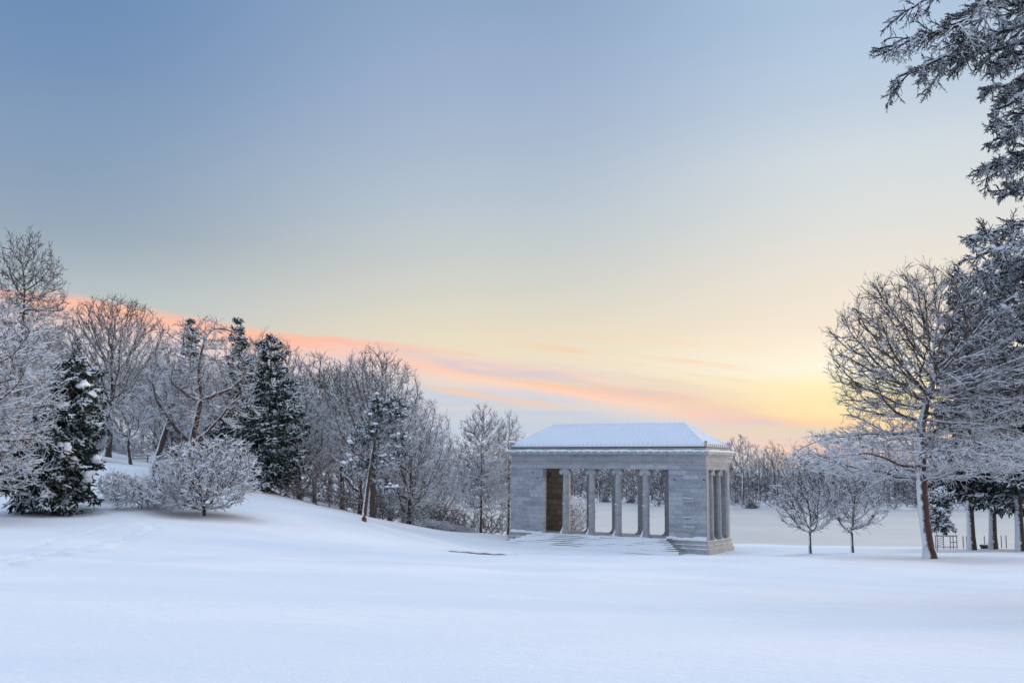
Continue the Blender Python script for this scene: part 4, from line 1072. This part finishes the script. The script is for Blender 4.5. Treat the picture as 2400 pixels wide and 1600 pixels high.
# ------------------------------------------------------------------ conifer overhanging from the right, near the viewer
rng3 = np.random.default_rng(12); YN = 21.0
tb = Vector((16.2, 24.0, g1(16.2, 24.0)))
ov_ = empty('overhanging_tree', tb); tag(ov_, 'near snow-clotted tree whose dark boughs hang in from the top right corner', 'tree')
tp = walk(np.array([[0,0,-.3]]), np.array([[0,0,1.0]]), np.array([21.0]), 16, .01, .02, rng3); trr = (.42*(1-.85*np.linspace(0,1,17)))[None]
lims = []
for (px0,py0,px1,py1,Yt) in [(2520,-60,2085,120,20),(2520,-10,2110,180,20.5),(2500,60,2180,165,21),(2560,-150,2140,20,20),(2540,100,2330,150,21),(2540,150,2325,210,22),(2540,190,2325,260,21),(2540,250,2330,330,22),
                            (2540,300,2310,400,21),(2560,210,2345,300,20.5),(2540,440,2360,440,21),(2540,470,2285,560,20.5),(2540,520,2290,600,20),(2540,560,2300,640,21),(2540,610,2330,665,22),(2540,640,2340,720,21),
                            (2560,350,2340,380,21),(2560,680,2370,770,22),(2500,-120,2230,60,19.5)]:
    p1 = at(px1, py1, Yt); p0 = at(px0, py0, (Yt+23)/2); st_ = Vector((tb.x, tb.y, p0.z+ (p0.z-p1.z)*.6))
    for q in range(1): lims.append((st_, p0, p1))
LP = np.zeros((len(lims), 13, 3))
for i, (a, b__, c__) in enumerate(lims):
    for k in range(13):
        u = k/12; p = (a*(1-u)**2+b__*2*u*(1-u)+c__*u*u)-tb; LP[i,k] = p
LP[:,1:-1] += rng3.normal(0, .05, LP[:,1:-1].shape)
def in_view(p):
    q = CM.transposed() @ Vector(p); 
    if q.z > -.5: return False
    a_ = 1200+F*q.x/-q.z; b_ = 800-F*q.y/-q.z; return -60 < a_ < 2460 and -60 < b_ < 1700
shade_limbs = []  # unseen boughs added out of view, to shade the ones that hang in
while len(shade_limbs) < 80:
    z_ = rng3.uniform(5.5, 19); a_ = rng3.uniform(0, 6.28); L_ = rng3.uniform(5, 8)*(1.15-z_/30); dv = np.array([math.cos(a_), math.sin(a_), rng3.uniform(-.1,.25)])
    q_ = np.array([[0,0,z_]])+np.linspace(0,1,13)[:,None]*dv*L_; q_[:,2] -= np.linspace(0,1,13)**2*L_*.18
    if any(in_view(tb+Vector(k_)*1.0+Vector((dx_*.9,0,dz_*.9))) for k_ in q_[2:] for dx_, dz_ in ((0,0),(-1,0),(0,-1))): continue
    shade_limbs.append(q_)
LP = np.concatenate([LP, np.array(shade_limbs)])
LRr = radii(np.full(len(LP), .075), 12, .16)
pt = [tube(tp, trr, 10, 0), tube(LP, LRr, 6, .05)]
pts, rr, Ls = LP, LRr, np.linalg.norm(LP[:,-1]-LP[:,0], axis=1); pc = []
for lv, (n_, ra, sg, an, fl) in enumerate(((28,.125,6,.60,True),(11,.46,4,.55,False),(8,.46,3,.55,False))):
    P, D, r, ti, pi = spawn(pts, rr, n_, .15 if lv else .3, 1.0, an, .25, rng3, flat=fl)
    L = np.maximum(Ls[pi]*ra*(1.2-.65*ti)*rng3.uniform(.6,1.25,len(P)), .07)
    pts = walk(P, D, L, sg, .17, -.06, rng3); rr = radii(np.maximum(np.minimum(r*.5, L*.013+.004), .0045), sg, .5); Ls = L
    pc.append(tube(pts, rr*rng3.uniform(.8,1.6,(len(rr),1)), 5, (.032,.020,.011)[lv]))
link('trunk', np_mesh('trunk', *pt[0], M['bark'], True), ov_); link('limb', np_mesh('limb', *pt[1], M['needle_heavy'], True), ov_); ocr = link('crown', np_mesh('crown', *merge(pc), M['needle_heavy'], False), ov_)
sel = []; rad_ = []
for i in range(len(lims)):
    for k in range(34):
        u = rng3.uniform(.35, 1.0)*12; a = min(int(u), 11); p = LP[i,a]*(1-(u-a))+LP[i,a+1]*(u-a)
        sel.append(p+rng3.normal(0, .05, 3)+[0,0,.03]); rad_.append(rng3.uniform(.05,.13)*(1.25-u/16))
crown_with_snow(ov_, merge(pc), sel, rad_, 14, 'needle_heavy', flat=.7, jit=.3)

# ------------------------------------------------------------------ things by the water on the right
fr = empty('wooden_frame', G(2218, 95)); tag(fr, 'open wooden frame with snowy top rail at the water behind the big tree', 'frame')
fr.rotation_euler = (0,0,0)
for x_ in (-.98,-.25,.35,.62,.95):
    MB().box(x_-.03, x_+.03, -.03, .03, -.6, 1.12).build('post', M['wood'], fr)
for z_ in (1.08, .55, .12):
    xa_, xb_ = (-1.02, 1.0) if z_ > 1 else ((.35, .95) if z_ > .5 else (-.98, .95)); rl = MB().box(xa_, xb_, -.055, .055, z_, z_+.07).build('rail', M['wood'], fr)
    if z_ > 1: MB().box(-1.04, 1.02, -.08, .08, z_+.071, z_+.15).build('rail_snow', M['snow'], rl)
for z_, dx_ in ((.3,.0),(.5,.02),(.7,-.02),(.9,.0)):
    v0 = MB(); v0.add([(-.9,-.02,z_-.12),(-.9,.02,z_-.12),(-.28,.02,z_+.1),(-.28,-.02,z_+.1),(-.9,-.02,z_-.07),(-.9,.02,z_-.07),(-.28,.02,z_+.15),(-.28,-.02,z_+.15)],[(0,3,2,1),(4,5,6,7),(0,1,5,4),(1,2,6,5),(2,3,7,6),(3,0,4,7)]); v0.build('slat', M['wood'], fr)
k = 0; PL = ['slim mooring post just left of the first evergreen trunk','second slim mooring post, close against the first evergreen trunk','slim mooring post above the dark tub between the evergreen trunks','left one of the two mooring posts right of the second evergreen trunk','right one of the two mooring posts right of the second evergreen trunk']
for px_ in (2257.5, 2265.5, 2307.5, 2347, 2358):
    p = G(px_, 98)
    o = MB().lathe([(.055,-.6),(.055,1.12),(.03,1.16)], 0, 0, 8).build('mooring_post', M['wood'], None); o.location = p
    tag(o, PL[k], 'post', 'mooring posts at the water'); k += 1
p = G(2308, 93); tub = empty('tub', p); tag(tub, 'dark tub lying in the snow between two evergreen trunks', 'tub')
MB().lathe([(.30,-.1),(.34,.02),(.46,.30),(.48,.33),(.44,.33),(.32,.05)], 0, 0, 18).build('shell', M['metal'], tub, smooth=True)
MB().lathe([(.10,.29),(.42,.33),(.40,.36),(.2,.39)], 0, 0, 18).build('snow_fill', M['snow'], tub, smooth=True)

# ------------------------------------------------------------------ far shore
fd = []
for s_, H_, env_, fk in ((51,17,((0,0,9.6),(5.2,5.2,7.6)),.2),(52,15,((0,0,8.4),(4.2,4.2,6.8)),.15),(53,18,((0,0,10.8),(4.8,4.8,7.4)),.35),(54,13,((0,0,6.6),(4.8,4.8,6.4)),.1)):
    fd.append((make_tree('far_tree', colony_tree(s_, [(env_[0],env_[1])], [(0,0,0),(.1,0,2),(.0,.1,H_*fk+1)], .30, n_attr=900, step=.6, kill=1.25, up=.2, twigs=4, twig_len=1.1, twig_r=.014, tip_r=.022, twig_snow=.03, snow=.07, tw2=1), 'bark', 'twig_far'), H_))
fcon = mk_con('far_conifer', conifer(55, 14, 3.0, .25, nb=90, kside=9, kspray=3, fol_r=.10, snow=.06, spray=.6), 'needle')
fbr = make_tree('far_shrub', colony_tree(56, [((0,0,2.0),(3.0,2.5,2.1))], [(0,0,0),(.05,0,.3),(0,.1,.5)], .08, n_attr=450, step=.4, kill=.7, up=.1, noise=.3, twigs=3, twig_len=.9, twig_r=.014, tip_r=.02, twig_snow=.03, snow=.04, flare=.1, tw2=1), 'twig_far', 'twig_far')
rng = np.random.default_rng(123); used = set()
def far(px, back, src, top=None, s=1.0, lab=None, grp=None, cat='tree'):
    d = ray(px, 1180)
    Y = 250.0
    for _ in range(8): Y = float(shore_far(np.array([d.x/d.y*Y]))[0])+back
    x = d.x/d.y*Y; p = Vector((x, Y, g1(x, Y)))
    o = src if id(src) not in used else copy_tree(src); used.add(id(src))
    place(o, p, rng.uniform(0, 6.28), s, lab, cat, grp); return o, p
FG = 'bare trees along the far shore'; FL = 'frosty bare tree in the wood along the far shore of the lake'
o, p = far(1742, 6, fd[2][0], lab='tall bare tree on the far shore just right of the pavilion roof'); o.scale = ((mh(1008, p.y)-p.z)/18,)*3
o, p = far(1822, 5, fd[0][0], lab='dark forked bare tree on the far shore midway between pavilion and big tree'); o.scale = ((mh(1038, p.y)-p.z)/17,)*3
o, p = far(1918, 60, fcon, lab='pointed conifer on the far skyline left of the big bare tree'); s_ = (mh(1055, p.y)-p.z)/14; o.scale = (s_,)*3
o, p = far(1890, 55, fcon, lab='smaller dark conifer on the far skyline, left of the pointed one'); s_ = (mh(1062, p.y)-p.z)/14; o.scale = (s_*1.3,s_*1.3,s_)
for k in range(84):
    px_ = 1020+k*16.6+rng.uniform(-8, 8); src, H_ = fd[rng.integers(0, 4)]
    o, p = far(px_, rng.uniform(4, 34), src, s=rng.uniform(.62, .88), lab=FL, grp=FG)
for k in range(50):
    px_ = 1010+k*28+rng.uniform(-8, 8); src, H_ = fd[rng.integers(0, 4)]
    o, p = far(px_, rng.uniform(45, 90), src, s=rng.uniform(.8, 1.0), lab='bare tree in the second row of the far shore wood', grp='bare trees behind the far shore')
for k in range(62):
    px_ = 1020+k*22.5+rng.uniform(-8, 8)
    far(px_, rng.uniform(1.5, 5), fbr, s=rng.uniform(.6, 1.1), lab='dark snowy shrub at the far edge of the ice', grp='shrubs on the far shore', cat='shrub')
for k, (px_, lb) in enumerate(((1480,'round snow-capped evergreen bush at the far ice edge seen between the third and fourth columns'),(1418,'evergreen bush at the far ice edge seen between the second and third columns'),(1762,'snow-capped evergreen bush at the far ice edge right of the pavilion'))):
    o, p = far(px_, 2, fcon, lab=lb, cat='bush'); o.scale = (.6,.6,.17)
for k in range(60):
    far(1015+k*23+rng.uniform(-10,10), rng.uniform(12, 40), fbr, s=rng.uniform(1.6, 2.3), lab='tall twiggy thicket under the trees of the far shore', grp='thickets in the far shore wood', cat='shrub')
# brick house in the far wood
o_, p = far(1416, 40, fbr, s=.8, lab='dark snowy shrub beside the far brick house', cat='shrub')
hs = empty('brick_house', p+Vector((1.5,3,0))); tag(hs, 'small brick house with snowy roof glimpsed in the far wood between the columns', 'house')
MB().box(-4,4,-3,3,-1,5).build('wall', M['brick'], hs)
rf_ = MB().add([(-4.4,-3.4,5),(4.4,-3.4,5),(4.4,3.4,5),(-4.4,3.4,5),(-4.4,0,7.4),(4.4,0,7.4)],[(0,1,5,4),(2,3,4,5),(0,4,3),(1,2,5),(0,3,2,1)]).build('roof', M['snow'], hs)
MB().box(1.5,2.4,-.5,.4,6.2,8.6).build('chimney', M['brick'], rf_)
for x_ in (-2.5, 0, 2.5): MB().box(x_-.5, x_+.5, -3.04, -2.99, 2.2, 3.9).build('window', M['metal'], hs)
# lit street lamp across the lake
d = ray(1933, 1127); p = d*(268/d.y); lpz = g1(p.x, p.y)
lm = empty('street_lamp', (p.x, p.y, lpz)); tag(lm, 'street lamp glowing orange across the lake left of the big tree', 'street lamp')
MB().lathe([(.09,-.2),(.07,p.z-lpz-.3),(.05,p.z-lpz-.2)], 0, 0, 8).build('pole', M['metal'], lm)
MB().lathe([(.10,p.z-lpz-.22),(.26,p.z-lpz-.05),(.28,p.z-lpz+.15),(.12,p.z-lpz+.32)], 0, 0, 12).build('lamp', M['glow'], lm, smooth=True)
